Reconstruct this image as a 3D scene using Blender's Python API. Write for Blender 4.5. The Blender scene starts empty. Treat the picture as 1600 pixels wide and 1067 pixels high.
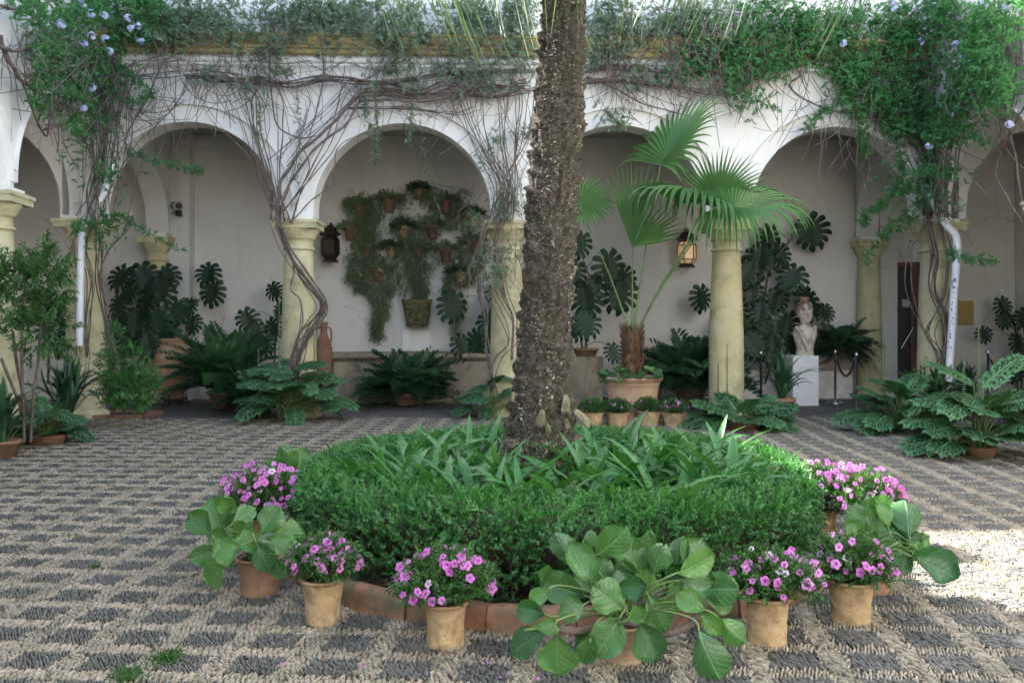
import bpy, math, random
import numpy as np
from mathutils import Vector, Matrix
random.seed(7); RS = np.random.RandomState(11)
PI = math.pi; R = math.radians
scene = bpy.context.scene
COL = scene.collection

# ------------------------------------------------------------ camera, world, sun, exposure
YAW = R(2.0); F = 1300.0; HZ = 500.0; EYE = 1.5
cam_d = bpy.data.cameras.new('camera'); cam = bpy.data.objects.new('camera', cam_d); COL.objects.link(cam)
cam.location = (0, 0, EYE); cam.rotation_euler = (R(90), 0, -YAW)
cam_d.sensor_width = 36; cam_d.lens = 36*F/1600; cam_d.shift_y = -(533.5-HZ)/1600
cam_d.clip_end = 300; scene.camera = cam
SUNH = Vector((-.760, .650, 0)); ELEV = R(39.9)
world = bpy.data.worlds.new('World'); scene.world = world; world.use_nodes = True
wn = world.node_tree; bgn = wn.nodes['Background']
sky = wn.nodes.new('ShaderNodeTexSky'); sky.sky_type = 'NISHITA'; sky.sun_disc = False
sky.sun_elevation = ELEV; sky.sun_rotation = R(-49.5); sky.dust_density = 2.5; sky.air_density = 1.0
wn.links.new(sky.outputs[0], bgn.inputs[0]); bgn.inputs[1].default_value = 0.15
sd = bpy.data.lights.new('sun', 'SUN'); sd.energy = 5.0; sd.angle = R(.5); sd.color = (1, .94, .85)
sun = bpy.data.objects.new('sun', sd); COL.objects.link(sun)
sdir = Vector((SUNH.x*math.cos(ELEV), SUNH.y*math.cos(ELEV), math.sin(ELEV)))
sun.rotation_euler = (-sdir).to_track_quat('-Z', 'Y').to_euler(); sun.location = sdir*30
scene.view_settings.view_transform = 'Standard'; scene.view_settings.look = 'None'
scene.view_settings.exposure = 2.5; scene.view_settings.gamma = 1; scene.view_settings.use_curve_mapping = False
scene.render.engine = 'CYCLES'
scene.cycles.max_bounces = 8; scene.cycles.diffuse_bounces = 5; scene.cycles.transmission_bounces = 4
scene.cycles.transparent_max_bounces = 6

# pixel -> world (the photograph's pixel grid only helps to find real positions)
FW = Vector((math.sin(YAW), math.cos(YAW), 0)); RT = Vector((math.cos(YAW), -math.sin(YAW), 0)); UP = Vector((0, 0, 1))
def ray(px, py): return FW + RT*((px-800)/F) + UP*((HZ-py)/F)
def at(px, py, Y):
    d = ray(px, py); return Vector((0, 0, EYE)) + d*(Y/d.y)
def gr(px, py, z=0):
    d = ray(px, py); return Vector((0, 0, EYE)) + d*((z-EYE)/d.z)
def ppm(Y): return F/Y

# ------------------------------------------------------------ materials
def lin(c): return c if len(c) == 4 else (c[0], c[1], c[2], 1)
def new_mat(name):
    m = bpy.data.materials.new(name); m.use_nodes = True
    nt = m.node_tree; return m, nt, nt.nodes['Principled BSDF']
def N(nt, t, **k):
    n = nt.nodes.new(t)
    for a, b in k.items():
        if a.startswith('i'): n.inputs[int(a[1:])].default_value = b
        else: setattr(n, a, b)
    return n
def mixc(nt, fac, a, b, mode='MIX'):
    n = nt.nodes.new('ShaderNodeMix'); n.data_type = 'RGBA'; n.blend_type = mode
    for s, v in ((0, fac), (6, a), (7, b)):
        if hasattr(v, 'links') or isinstance(v, bpy.types.NodeSocket): nt.links.new(v, n.inputs[s])
        else: n.inputs[s].default_value = v if s == 0 else lin(v)
    return n.outputs[2]
def mth(nt, op, a, b=None):
    n = nt.nodes.new('ShaderNodeMath'); n.operation = op
    for s, v in ((0, a), (1, b)):
        if v is None: continue
        if isinstance(v, bpy.types.NodeSocket): nt.links.new(v, n.inputs[s])
        else: n.inputs[s].default_value = v
    return n.outputs[0]
def noise(nt, vec, scale, detail=4, rough=.6, dist=0):
    n = N(nt, 'ShaderNodeTexNoise'); n.inputs['Scale'].default_value = scale; n.inputs['Detail'].default_value = detail
    n.inputs['Roughness'].default_value = rough; n.inputs['Distortion'].default_value = dist
    if vec: nt.links.new(vec, n.inputs['Vector'])
    return n.outputs['Fac']
def ramp(nt, fac, a, b):
    n = nt.nodes.new('ShaderNodeMapRange'); nt.links.new(fac, n.inputs[0]); n.inputs[1].default_value = a; n.inputs[2].default_value = b
    return n.outputs[0]
def bump(nt, h, strength, dist, bsdf, prev=None):
    b = N(nt, 'ShaderNodeBump'); b.inputs['Strength'].default_value = strength; b.inputs['Distance'].default_value = dist
    nt.links.new(h, b.inputs['Height'])
    if prev: nt.links.new(prev, b.inputs['Normal'])
    nt.links.new(b.outputs[0], bsdf.inputs['Normal']); return b.outputs[0]
def coord(nt, which='Object'):
    return N(nt, 'ShaderNodeTexCoord').outputs[which]
def geo_pos(nt): return N(nt, 'ShaderNodeNewGeometry').outputs['Position']

def stone_mat(name, c1, c2, scale=3, fine=60, rough=.9, bs=.4, bd=.01, c3=None, s3=8, t3=(.55, .7), world=True, metal=0, objrand=0):
    m, nt, b = new_mat(name)
    v = geo_pos(nt) if world else coord(nt)
    f = ramp(nt, noise(nt, v, scale, 6, .65), .35, .65)
    c = mixc(nt, f, c1, c2)
    if c3 is not None:
        c = mixc(nt, ramp(nt, noise(nt, v, s3, 5, .7, .5), *t3), c, c3)
    if objrand:
        oi = N(nt, 'ShaderNodeObjectInfo').outputs['Random']
        h = N(nt, 'ShaderNodeHueSaturation'); nt.links.new(c, h.inputs['Color'])
        nt.links.new(mth(nt, 'ADD', mth(nt, 'MULTIPLY', oi, objrand), 1-objrand/2), h.inputs['Value']); c = h.outputs[0]
    nt.links.new(c, b.inputs['Base Color']); b.inputs['Roughness'].default_value = rough; b.inputs['Metallic'].default_value = metal
    bump(nt, noise(nt, v, fine, 5, .7), bs, bd, b)
    return m

def leaf_mat(name, c1, c2, rough=.45, transl=.2, nscale=25, vein=None, veinc=None, attr=False, tcol=None, spec=.5):
    m, nt, b = new_mat(name)
    oc = coord(nt)
    if attr:
        a = N(nt, 'ShaderNodeAttribute'); a.attribute_name = 'var'; f = a.outputs['Fac']
    else:
        f = N(nt, 'ShaderNodeObjectInfo').outputs['Random']
    nz = noise(nt, oc, nscale, 3)
    f2 = mth(nt, 'ADD', mth(nt, 'MULTIPLY', f, .75), mth(nt, 'MULTIPLY', nz, .3))
    c = mixc(nt, f2, c1, c2)
    if vein:
        sx = N(nt, 'ShaderNodeSeparateXYZ'); nt.links.new(oc, sx.inputs[0])
        ax = mth(nt, 'ABSOLUTE', sx.outputs[0])
        ph = mth(nt, 'SUBTRACT', mth(nt, 'MULTIPLY', sx.outputs[1], vein), mth(nt, 'MULTIPLY', ax, vein*.9))
        w = mth(nt, 'SINE', mth(nt, 'ADD', ph, mth(nt, 'MULTIPLY', nz, 1.2)))
        side = ramp(nt, w, .82, 1.0)
        mid = ramp(nt, ax, .022, .008)
        vv = mth(nt, 'MAXIMUM', mth(nt, 'MULTIPLY', side, .55), mid)
        c = mixc(nt, mth(nt, 'MULTIPLY', vv, .7), c, veinc or (c2[0]*2.2, c2[1]*1.8, c2[2]*2, 1))
        bump(nt, mth(nt, 'MULTIPLY', vv, -1), .5, .02, b)
    nt.links.new(c, b.inputs['Base Color']); b.inputs['Roughness'].default_value = rough
    b.inputs['Specular IOR Level'].default_value = spec
    tr = N(nt, 'ShaderNodeBsdfTranslucent'); ms = N(nt, 'ShaderNodeMixShader'); ms.inputs[0].default_value = transl
    tc = mixc(nt, 1.0, c, tcol or (1.3, 1.5, .6), 'MULTIPLY')
    nt.links.new(tc, tr.inputs[0]); nt.links.new(b.outputs[0], ms.inputs[1]); nt.links.new(tr.outputs[0], ms.inputs[2])
    nt.links.new(ms.outputs[0], nt.nodes['Material Output'].inputs[0]); return m
def plain(name, c, rough=.5, metal=0, bs=0, emit=None):
    m, nt, b = new_mat(name); b.inputs['Roughness'].default_value = rough; b.inputs['Metallic'].default_value = metal
    v = coord(nt); f = noise(nt, v, 14, 4)
    nt.links.new(mixc(nt, f, tuple(x*.8 for x in c[:3]), tuple(min(1, x*1.15) for x in c[:3])), b.inputs['Base Color'])
    if bs: bump(nt, noise(nt, v, 60, 4), bs, .004, b)
    if emit: b.inputs['Emission Color'].default_value = lin(emit[0]); b.inputs['Emission Strength'].default_value = emit[1]
    return m

M = {}
def wall_mat(name, ca, cb, dirt, damp):
    m, nt, b = new_mat(name); v = geo_pos(nt)
    c = mixc(nt, ramp(nt, noise(nt, v, 1.1, 6, .7), .3, .7), ca, cb)
    mp = N(nt, 'ShaderNodeMapping'); mp.inputs['Scale'].default_value = (2.5, 2.5, .35); nt.links.new(v, mp.inputs[0])
    st = ramp(nt, noise(nt, mp.outputs[0], 1.6, 7, .75, .4), .56, .78)
    c = mixc(nt, mth(nt, 'MULTIPLY', st, dirt), c, (.33, .34, .30))
    sx = N(nt, 'ShaderNodeSeparateXYZ'); nt.links.new(v, sx.inputs[0])
    lo = mth(nt, 'MULTIPLY', ramp(nt, sx.outputs[2], 1.1, 0), ramp(nt, noise(nt, v, 5, 6, .7), .4, .62))
    c = mixc(nt, mth(nt, 'MULTIPLY', lo, damp), c, (.25, .24, .20))
    c = mixc(nt, mth(nt, 'MULTIPLY', ramp(nt, noise(nt, v, 22, 3, .5), .70, .76), .5), c, (.3, .3, .3))
    cr = N(nt, 'ShaderNodeTexVoronoi'); cr.feature = 'DISTANCE_TO_EDGE'; cr.inputs['Scale'].default_value = .75
    wv = N(nt, 'ShaderNodeTexNoise'); wv.inputs['Scale'].default_value = 2.5; wv.inputs['Detail'].default_value = 6; nt.links.new(v, wv.inputs['Vector'])
    wm = nt.nodes.new('ShaderNodeMix'); wm.data_type = 'VECTOR'; wm.inputs[0].default_value = .35; nt.links.new(v, wm.inputs[4]); nt.links.new(wv.outputs['Color'], wm.inputs[5]); nt.links.new(wm.outputs[1], cr.inputs['Vector'])
    ck = mth(nt, 'MULTIPLY', ramp(nt, cr.outputs['Distance'], .007, .002), ramp(nt, noise(nt, v, .9, 2), .52, .6))
    c = mixc(nt, mth(nt, 'MULTIPLY', ck, .45), c, (.22, .21, .19))
    blm = ramp(nt, noise(nt, v, .55, 5, .7, .6), .5, .66); c = mixc(nt, mth(nt, 'MULTIPLY', blm, dirt*.5), c, (.42, .41, .37))
    nt.links.new(c, b.inputs['Base Color']); b.inputs['Roughness'].default_value = .92
    p = bump(nt, noise(nt, v, 2.2, 3), .35, .05, b); bump(nt, noise(nt, v, 45, 5, .7), .25, .008, b, p)
    return m
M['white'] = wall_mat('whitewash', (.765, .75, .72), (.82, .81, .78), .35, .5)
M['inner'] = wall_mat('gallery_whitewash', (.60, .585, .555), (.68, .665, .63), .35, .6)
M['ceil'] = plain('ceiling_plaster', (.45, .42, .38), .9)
M['stone'] = stone_mat('yellow_limestone', (.46, .42, .235), (.60, .56, .36), 2.2, 50, .85, .35, .01, (.30, .31, .16), 3.5, (.52, .72))
M['cornice'] = stone_mat('ochre_painted_moulding', (.34, .28, .10), (.45, .385, .18), 3, 30, .85, .3, .01, (.16, .13, .05), 5, (.55, .7))
M['trough'] = stone_mat('weathered_sandstone', (.28, .23, .16), (.42, .36, .25), 2.5, 40, .95, .7, .02, (.15, .14, .12), 3, (.5, .68))
M['moss'] = stone_mat('mossy_carved_stone', (.10, .10, .045), (.20, .17, .09), 12, 60, .95, .8, .02, (.05, .08, .025), 20)
M['mortar'] = stone_mat('courtyard_mortar', (.07, .063, .052), (.12, .11, .09), 4, 90, .95, .8, .01, (.10, .10, .09), 2)
M['soil'] = stone_mat('dark_soil', (.035, .025, .018), (.07, .05, .035), 14, 60, 1, 1, .03)
M['terra'] = stone_mat('ochre_terracotta', (.40, .27, .135), (.55, .41, .235), 7, 60, .88, .6, .008, (.25, .17, .095), 9, (.46, .64), False, objrand=.25)
M['terra_red'] = stone_mat('red_terracotta', (.20, .10, .065), (.29, .155, .10), 6, 45, .85, .4, .006, (.20, .12, .075), 6, (.5, .7), False, objrand=.3)
M['terra_dark'] = stone_mat('aged_brown_terracotta', (.24, .135, .075), (.36, .21, .125), 7, 45, .85, .4, .006, (.13, .10, .07), 8, (.5, .7), False)
M['terra_pale'] = stone_mat('pale_terracotta', (.42, .27, .17), (.54, .37, .25), 5, 40, .9, .4, .006, (.30, .22, .16), 4, (.5, .7), False)
M['urn'] = stone_mat('old_urn_clay', (.36, .21, .11), (.50, .31, .17), 3, 40, .85, .4, .01, (.50, .43, .33), 4, (.55, .7), False)
M['tile'] = stone_mat('edging_terracotta', (.26, .12, .07), (.36, .19, .115), 6, 50, .9, .7, .01, (.12, .11, .06), 4.5, (.44, .62), True, objrand=.4)
M['bark'] = stone_mat('palm_bark', (.030, .022, .015), (.10, .075, .045), 9, 40, 1, 1, .05, (.085, .085, .03), 5, (.5, .65))
M['vine'] = stone_mat('vine_bark', (.085, .06, .05), (.19, .15, .13), 8, 60, .9, .8, .01)
M['stemg'] = leaf_mat('green_stem', (.10, .17, .05), (.16, .26, .08), .5, .1)
M['wood'] = stone_mat('door_wood', (.09, .035, .022), (.14, .055, .035), 6, 50, .6, .3, .005)
M['iron'] = plain('rusted_lantern_iron', (.045, .028, .02), .6, .5, .5)
M['glassw'] = plain('warm_lantern_glass', (.8, .5, .25), .3, 0, 0, ((1, .62, .34), .045))
M['chrome'] = plain('polished_steel', (.6, .6, .6), .25, 1)
M['rope'] = plain('dark_red_rope', (.09, .02, .02), .8)
M['pipe'] = plain('white_painted_pipe', (.70, .73, .78), .4)
M['blue'] = plain('blue_drip_paint', (.06, .13, .35), .5)
M['pvc'] = plain('grey_plastic', (.36, .36, .35), .5)
M['black'] = plain('black_plastic_and_door_dark', (.02, .02, .022), .4)
M['pedestal'] = plain('white_pedestal_paint', (.70, .72, .75), .6)
M['bust'] = stone_mat('aged_marble', (.55, .50, .40), (.65, .60, .50), 8, 50, .7, .5, .01, (.28, .20, .14), 9, (.45, .7), False)
M['brass'] = plain('brass_plate', (.45, .30, .10), .5, .2)
M['paper'] = plain('white_card', (.75, .78, .8), .6)
# leaves
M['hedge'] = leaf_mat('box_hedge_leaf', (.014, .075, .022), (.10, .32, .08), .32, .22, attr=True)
M['clivia'] = leaf_mat('strap_leaf', (.024, .10, .03), (.09, .25, .075), .38, .27, 8, spec=.3)
M['berg'] = leaf_mat('broad_leaf', (.018, .08, .035), (.10, .24, .05), .34, .2, 5, 40, (.15, .30, .14))
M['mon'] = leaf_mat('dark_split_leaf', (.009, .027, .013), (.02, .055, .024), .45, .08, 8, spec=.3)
M['acan'] = leaf_mat('lobed_leaf', (.03, .095, .045), (.09, .23, .09), .5, .2, 8, 30, (.18, .32, .15), spec=.3)
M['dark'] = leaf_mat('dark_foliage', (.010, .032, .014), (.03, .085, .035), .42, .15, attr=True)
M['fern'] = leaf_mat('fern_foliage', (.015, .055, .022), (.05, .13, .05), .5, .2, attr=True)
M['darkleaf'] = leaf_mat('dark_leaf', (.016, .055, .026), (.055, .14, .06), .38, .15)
M['bright'] = leaf_mat('bright_shrub_leaf', (.03, .12, .03), (.10, .30, .07), .45, .3, attr=True)
M['vinel'] = leaf_mat('vine_leaf', (.025, .11, .03), (.09, .30, .09), .5, .3, attr=True)
M['greyl'] = leaf_mat('grey_green_leaf', (.08, .145, .085), (.22, .30, .20), .6, .25, attr=True)
M['trail'] = leaf_mat('trailing_foliage', (.12, .18, .09), (.34, .42, .26), .6, .3, attr=True)
M['petleaf'] = leaf_mat('petunia_leaf', (.025, .085, .022), (.085, .21, .05), .5, .25, attr=True)
M['palm'] = leaf_mat('fan_palm_leaf', (.05, .135, .04), (.115, .24, .07), .42, .2, 5, spec=.3)
M['palmdry'] = leaf_mat('palm_tip_leaf', (.09, .16, .07), (.17, .23, .12), .5, .3, 6)
M['fibre'] = stone_mat('palm_fibre', (.16, .085, .045), (.30, .17, .10), 14, 60, 1, .8, .02)
M['petal'] = leaf_mat('pink_petal', (.42, .07, .36), (.68, .26, .64), .5, .3, 6, tcol=(1.2, .8, 1.2))
M['throat'] = plain('deep_magenta_throat', (.22, .012, .16), .5)
M['palepetal'] = leaf_mat('pale_petal', (.62, .42, .60), (.75, .62, .75), .5, .3, 6, tcol=(1, 1, 1))
M['bluepetal'] = leaf_mat('pale_blue_petal', (.42, .47, .72), (.62, .65, .85), .5, .3, 6, tcol=(1, 1, 1.1))
M['spike'] = leaf_mat('spike_flower', (.35, .36, .28), (.60, .58, .50), .6, .2, 6, tcol=(1, 1, 1))

# ------------------------------------------------------------ object helpers
def tag(o, label=None, cat=None, group=None, kind=None):
    if label: o['label'] = label
    if cat: o['category'] = cat
    if group: o['group'] = group
    if kind: o['kind'] = kind
    return o
def empty(name, loc, label, cat, group=None):
    o = bpy.data.objects.new(name, None); COL.objects.link(o); o.location = loc; o.empty_display_size = .1
    return tag(o, label, cat, group)
def link(name, me, parent=None, kind=None):
    o = bpy.data.objects.new(name, me); COL.objects.link(o)
    if parent is not None:
        o.parent = parent
        o.location = -parent.location
    if kind: o['kind'] = kind
    return o

class MB:
    def __init__(s): s.v = []; s.f = []; s.m = []; s.sm = []
    def add(s, vs, fs, mi=0, smooth=False):
        k = len(s.v); s.v += [tuple(p) for p in vs]; s.f += [tuple(i+k for i in f) for f in fs]
        s.m += [mi]*len(fs); s.sm += [smooth]*len(fs); return s
    def box(s, a, b, mi=0, rot=None, c=None):
        x0, y0, z0 = a; x1, y1, z1 = b
        vs = [Vector(p) for p in ((x0,y0,z0),(x1,y0,z0),(x1,y1,z0),(x0,y1,z0),(x0,y0,z1),(x1,y0,z1),(x1,y1,z1),(x0,y1,z1))]
        if rot is not None:
            cc = Vector(c or (0,0,0)); vs = [rot @ (p-cc)+cc for p in vs]
        return s.add(vs, [(0,3,2,1),(4,5,6,7),(0,1,5,4),(1,2,6,5),(2,3,7,6),(3,0,4,7)], mi)
    def tube(s, pts, rad, n=6, mi=0, cap=True):
        pts = [Vector(p) for p in pts]; k = len(pts)
        if k < 2: return s
        rr = rad if hasattr(rad, '__len__') else [rad]*k
        vs = []; prev = None
        for i, p in enumerate(pts):
            t = (pts[min(i+1, k-1)]-pts[max(i-1, 0)])
            if t.length < 1e-9: t = Vector((0, 0, 1))
            t.normalize()
            if prev is None: a = t.orthogonal().normalized()
            else:
                a = prev-t*prev.dot(t); a = a.normalized() if a.length > 1e-6 else t.orthogonal().normalized()
            prev = a; b = t.cross(a)
            for j in range(n):
                w = 2*PI*j/n; vs.append(p+(a*math.cos(w)+b*math.sin(w))*rr[i])
        fs = [(i*n+j, i*n+(j+1) % n, (i+1)*n+(j+1) % n, (i+1)*n+j) for i in range(k-1) for j in range(n)]
        s.add(vs, fs, mi, True)
        if cap:
            s.add(vs[:n], [tuple(range(n))[::-1]], mi); s.add(vs[-n:], [tuple(range(n))], mi)
        return s
    def lathe(s, prof, n=24, c=(0,0,0), mi=0, wob=0, sq=1, cap=True, smooth=True):
        vs = []
        for r, z in prof:
            for j in range(n):
                w = 2*PI*j/n; q = 1+wob*math.sin(3*w+z*9)
                vs.append((c[0]+r*q*math.cos(w), c[1]+r*q*math.sin(w)*sq, c[2]+z))
        k = len(prof)
        s.add(vs, [(i*n+j, i*n+(j+1) % n, (i+1)*n+(j+1) % n, (i+1)*n+j) for i in range(k-1) for j in range(n)], mi, smooth)
        if cap:
            s.add(vs[:n], [tuple(range(n))[::-1]], mi); s.add(vs[-n:], [tuple(range(n))], mi)
        return s
    def mesh(s, name, mats):
        me = bpy.data.meshes.new(name); me.from_pydata(s.v, [], s.f)
        for m in (mats if isinstance(mats, (list, tuple)) else [mats]): me.materials.append(M[m] if isinstance(m, str) else m)
        me.polygons.foreach_set('material_index', s.m); me.polygons.foreach_set('use_smooth', s.sm)
        me.update(); return me
    def build(s, name, mats, parent=None, kind=None):
        return link(name, s.mesh(name, mats), parent, kind)

def spline(pts, n=6):
    pts = [Vector(p) for p in pts]
    if len(pts) < 3: return pts
    out = []
    P = [pts[0]*2-pts[1]]+pts+[pts[-1]*2-pts[-2]]
    for i in range(1, len(P)-2):
        a, b, c, d = P[i-1:i+3]
        for k in range(n):
            t = k/n
            out.append(.5*((2*b)+(c-a)*t+(2*a-5*b+4*c-d)*t*t+(3*b-a-3*c+d)*t**3))
    out.append(pts[-1]); return out
def basis(d, nrm):
    d = Vector(d).normalized(); nrm = Vector(nrm); x = d.cross(nrm)
    if x.length < 1e-5: x = d.orthogonal()
    x.normalize(); z = x.cross(d).normalized()
    return Matrix((x, d, z)).transposed()
def place(name, me, parent, p, d, nrm, s, mi=None):
    o = bpy.data.objects.new(name, me); COL.objects.link(o); o.parent = parent
    mat = basis(d, nrm).to_4x4(); sc = s if hasattr(s, '__len__') else (s, s, s)
    o.matrix_local = Matrix.Translation(Vector(p)-parent.location) @ mat @ Matrix.Diagonal((sc[0], sc[1], sc[2], 1))
    return o
def tri(mb):
    T = []
    for f in mb.f:
        for i in range(1, len(f)-1): T.append((f[0], f[i], f[i+1]))
    return np.array(mb.v, dtype=np.float64), np.array(T, dtype=np.int32)
def dirs(n, up=0.0, bias=None, spread=1.0):
    d = RS.normal(size=(n, 3))*spread
    if bias is not None: d = d + np.asarray(bias)
    d[:, 2] += up
    return d/np.linalg.norm(d, axis=1, keepdims=True)
def bake(name, tmpl, pos, D, Nn, S, mat, parent=None, var=None, kind='stuff'):
    """copies of small leaf templates (numpy) joined into one mesh"""
    pos = np.asarray(pos, float); n = len(pos)
    D = D/np.linalg.norm(D, axis=1, keepdims=True)
    X = np.cross(D, Nn); l = np.linalg.norm(X, axis=1, keepdims=True); l[l < 1e-6] = 1; X = X/l; Z = np.cross(X, D)
    S = np.broadcast_to(np.asarray(S, float), (n,))
    if var is None: var = RS.rand(n)
    if not isinstance(tmpl, list): tmpl = [tmpl]
    VV = []; TT = []; AA = []; off = 0
    for k, (V, T) in enumerate(tmpl):
        idx = np.arange(k, n, len(tmpl))
        if not len(idx): continue
        s = S[idx][:, None, None]
        W = (V[None, :, 0:1]*X[idx][:, None, :]+V[None, :, 1:2]*D[idx][:, None, :]+V[None, :, 2:3]*Z[idx][:, None, :])*s+pos[idx][:, None, :]
        m = len(V); VV.append(W.reshape(-1, 3)); TT.append((T[None]+(np.arange(len(idx))*m)[:, None, None]+off).reshape(-1, 3))
        AA.append(np.repeat(var[idx], m)); off += len(idx)*m
    V = np.concatenate(VV); T = np.concatenate(TT); A = np.concatenate(AA)
    me = bpy.data.meshes.new(name); me.vertices.add(len(V)); me.vertices.foreach_set('co', V.ravel())
    me.loops.add(T.size); me.loops.foreach_set('vertex_index', T.ravel().astype(np.int32))
    me.polygons.add(len(T)); me.polygons.foreach_set('loop_start', (np.arange(len(T))*3).astype(np.int32))
    try: me.polygons.foreach_set('loop_total', np.full(len(T), 3, dtype=np.int32))
    except Exception: pass
    a = me.attributes.new('var', 'FLOAT', 'POINT'); a.data.foreach_set('value', A.astype(np.float32))
    me.materials.append(M[mat] if isinstance(mat, str) else mat); me.update(calc_edges=True); me.validate()
    return link(name, me, parent, kind)

# ------------------------------------------------------------ leaf templates: base at origin, blade along +Y, face +Z
def small_leaf(L=1.0, W=.45, fold=.12, cup=.1):
    b = MB(); b.add([(0,0,0),(-W/2,L*.45,fold),(0,L*.5,0),(W/2,L*.45,fold),(0,L,-cup)], [(0,2,1),(0,3,2),(1,2,4),(2,3,4)]); return b
def sprig(nl, L, leafL, W=.45, twig=.012, curl=.15, seed=0, spread=60, twigs=True):
    r = random.Random(seed); b = MB()
    pts = [Vector((curl*math.sin(t*2.0)*.3, L*t, curl*t*t*.5)) for t in (0, .35, .7, 1)]
    if twigs: b.tube(pts, [twig, twig*.8, twig*.6, twig*.3], 3, cap=False)
    for i in range(nl):
        t = .12+.88*(i+1)/nl; p = Vector((curl*math.sin(t*2)*.3, L*t, curl*t*t*.5))
        s = 1 if i % 2 else -1
        a = R(spread)*s*(1-.3*t) if i < nl-1 else 0
        l = leafL*(1-.25*t)*r.uniform(.8, 1.2)
        rot = Matrix.Rotation(-a, 3, 'Z') @ Matrix.Rotation(r.uniform(-.7, .5), 3, 'X') @ Matrix.Rotation(r.uniform(-.6, .6), 3, 'Y')
        lf = small_leaf(l, l*W)
        b.add([rot @ Vector(v)+p for v in lf.v], lf.f)
    return b
def blade_grid(outline, ny, nx, zf, mi=0):
    """outline(t)->(left,right) half widths, t 0..1; zf(x,y)->z"""
    b = MB(); vs = []; fs = []
    for i in range(ny+1):
        t = i/ny; wl, wr, yy = outline(t)
        for j in range(nx+1):
            u = j/nx*2-1; x = u*(wr if u > 0 else wl)
            y = yy+abs(u)*0
            vs.append((x, y, zf(u, t)))
    for i in range(ny):
        for j in range(nx):
            a = i*(nx+1)+j; fs.append((a, a+1, a+nx+2, a+nx+1))
    b.add(vs, fs, mi, True); return b
def berg_leaf(seed):
    r = random.Random(seed); w = r.uniform(.33, .45); cup = r.uniform(-.22, .30); droop = r.uniform(.0, .55); ph = r.uniform(0, 6); asp = r.uniform(1, 1.15)
    def out(t):
        q = math.sin(PI*min(1, t)**1.35)**.62 if 0 < t < 1 else 0
        k = .03
        return (max(k, w*q*(1+.04*math.sin(9*t+ph))), max(k, w*q*(1+.04*math.sin(8*t+ph+2))), t*asp)
    def zf(u, t): return cup*u*u-droop*t*t+.045*math.sin(t*14+ph+u*2)*abs(u)**2+.025*math.sin(ph+u*5)+.05*u*t*math.sin(ph*3)+.03*math.cos(t*26-abs(u)*9)*.3
    b = blade_grid(out, 12, 8, zf); return b
BERG = [berg_leaf(i).mesh('broad_leaf', 'berg') for i in range(14)]
def strap_leaf(seed, L=1.0, w=.09, arch=1.0):
    r = random.Random(seed); a0 = r.uniform(.95, 1.5); bend = r.uniform(.35, 1.9)*arch; n = 9
    pts = []; p = Vector((0, 0, 0)); a = a0
    for i in range(n+1):
        pts.append(p.copy()); a = a0-bend*(i/n)**1.5; p = p+Vector((0, math.cos(a), math.sin(a)))*(L/n)
    b = MB(); vs = []; tw = r.uniform(-.5, .5)
    for i, p in enumerate(pts):
        t = i/n; ww = w*(.75+.5*t)*(1 if t < .7 else max(.05, 1-((t-.7)/.3)**1.8)); aa = a0-bend*t**1.5
        nn = Vector((0, -math.sin(aa), math.cos(aa))); x = Vector((math.cos(tw*t), 0, 0))+nn*math.sin(tw*t)
        vs += [p-x*ww/2+nn*ww*.14, p, p+x*ww/2+nn*ww*.14]
    fs = [(i*3+j, i*3+j+1, i*3+j+4, i*3+j+3) for i in range(n) for j in range(2)]
    b.add(vs, fs, 0, True); return b
STRAP = [strap_leaf(i, 1, .061).mesh('strap_leaf', 'clivia') for i in range(14)]
NARROW = [strap_leaf(i+50, 1, .045, 1.3).mesh('narrow_leaf', 'darkleaf') for i in range(8)]
def mon_leaf(seed):
    r = random.Random(seed); b = MB(); nl = 6; sv = []
    for s in (-1, 1):
        # inner solid strip beside midrib and finger lobes
        inner = []
        for i in range(13):
            t = i/12; y = -.12+1.0*t; inner.append((s*(.02+.25*math.sin(PI*min(1, max(0, t*1.02)))**.7), y))
        vs = []; 
        for i, (x, y) in enumerate(inner): vs += [(0, max(0, y), 0), (x, y, .03)]
        fs = [(i*2, i*2+1, i*2+3, i*2+2) for i in range(12)]
        b.add(vs, fs if s > 0 else [f[::-1] for f in fs], 0, True)
        for k in range(nl):
            t0 = (k+.04)/nl; t1 = (k+.86)/nl
            ang = R(-48+k*22+r.uniform(-3, 3)); ln = [.27, .34, .36, .33, .26, .20][k]*r.uniform(.93, 1.05)
            def ip(t):
                i = t*12; a = int(min(11, i)); f = i-a
                return (inner[a][0]*(1-f)+inner[a+1][0]*f, inner[a][1]*(1-f)+inner[a+1][1]*f)
            rows = []
            for j in range(5):
                q = j/4; cx = math.cos(ang)*ln*q*s; cy = math.sin(ang)*ln*q+.05*q*q
                wd = (1+.42*q) if j < 4 else .75
                pm = ip((t0+t1)/2); pa = ip(t0); pb = ip(t1)
                ax = (pa[0]-pm[0])*wd+pm[0]+cx; ay = (pa[1]-pm[1])*wd+pm[1]+cy
                bx = (pb[0]-pm[0])*wd+pm[0]+cx; by = (pb[1]-pm[1])*wd+pm[1]+cy
                z = .03+.05*q-.16*q*q
                rows += [(ax, ay, z), (bx, by, z)]
            fs = [(j*2, j*2+1, j*2+3, j*2+2) for j in range(4)]
            b.add(rows, fs if s < 0 else [f[::-1] for f in fs], 0, True)
    return b
MON = [mon_leaf(i).mesh('split_leaf', 'mon') for i in range(5)]
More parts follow.
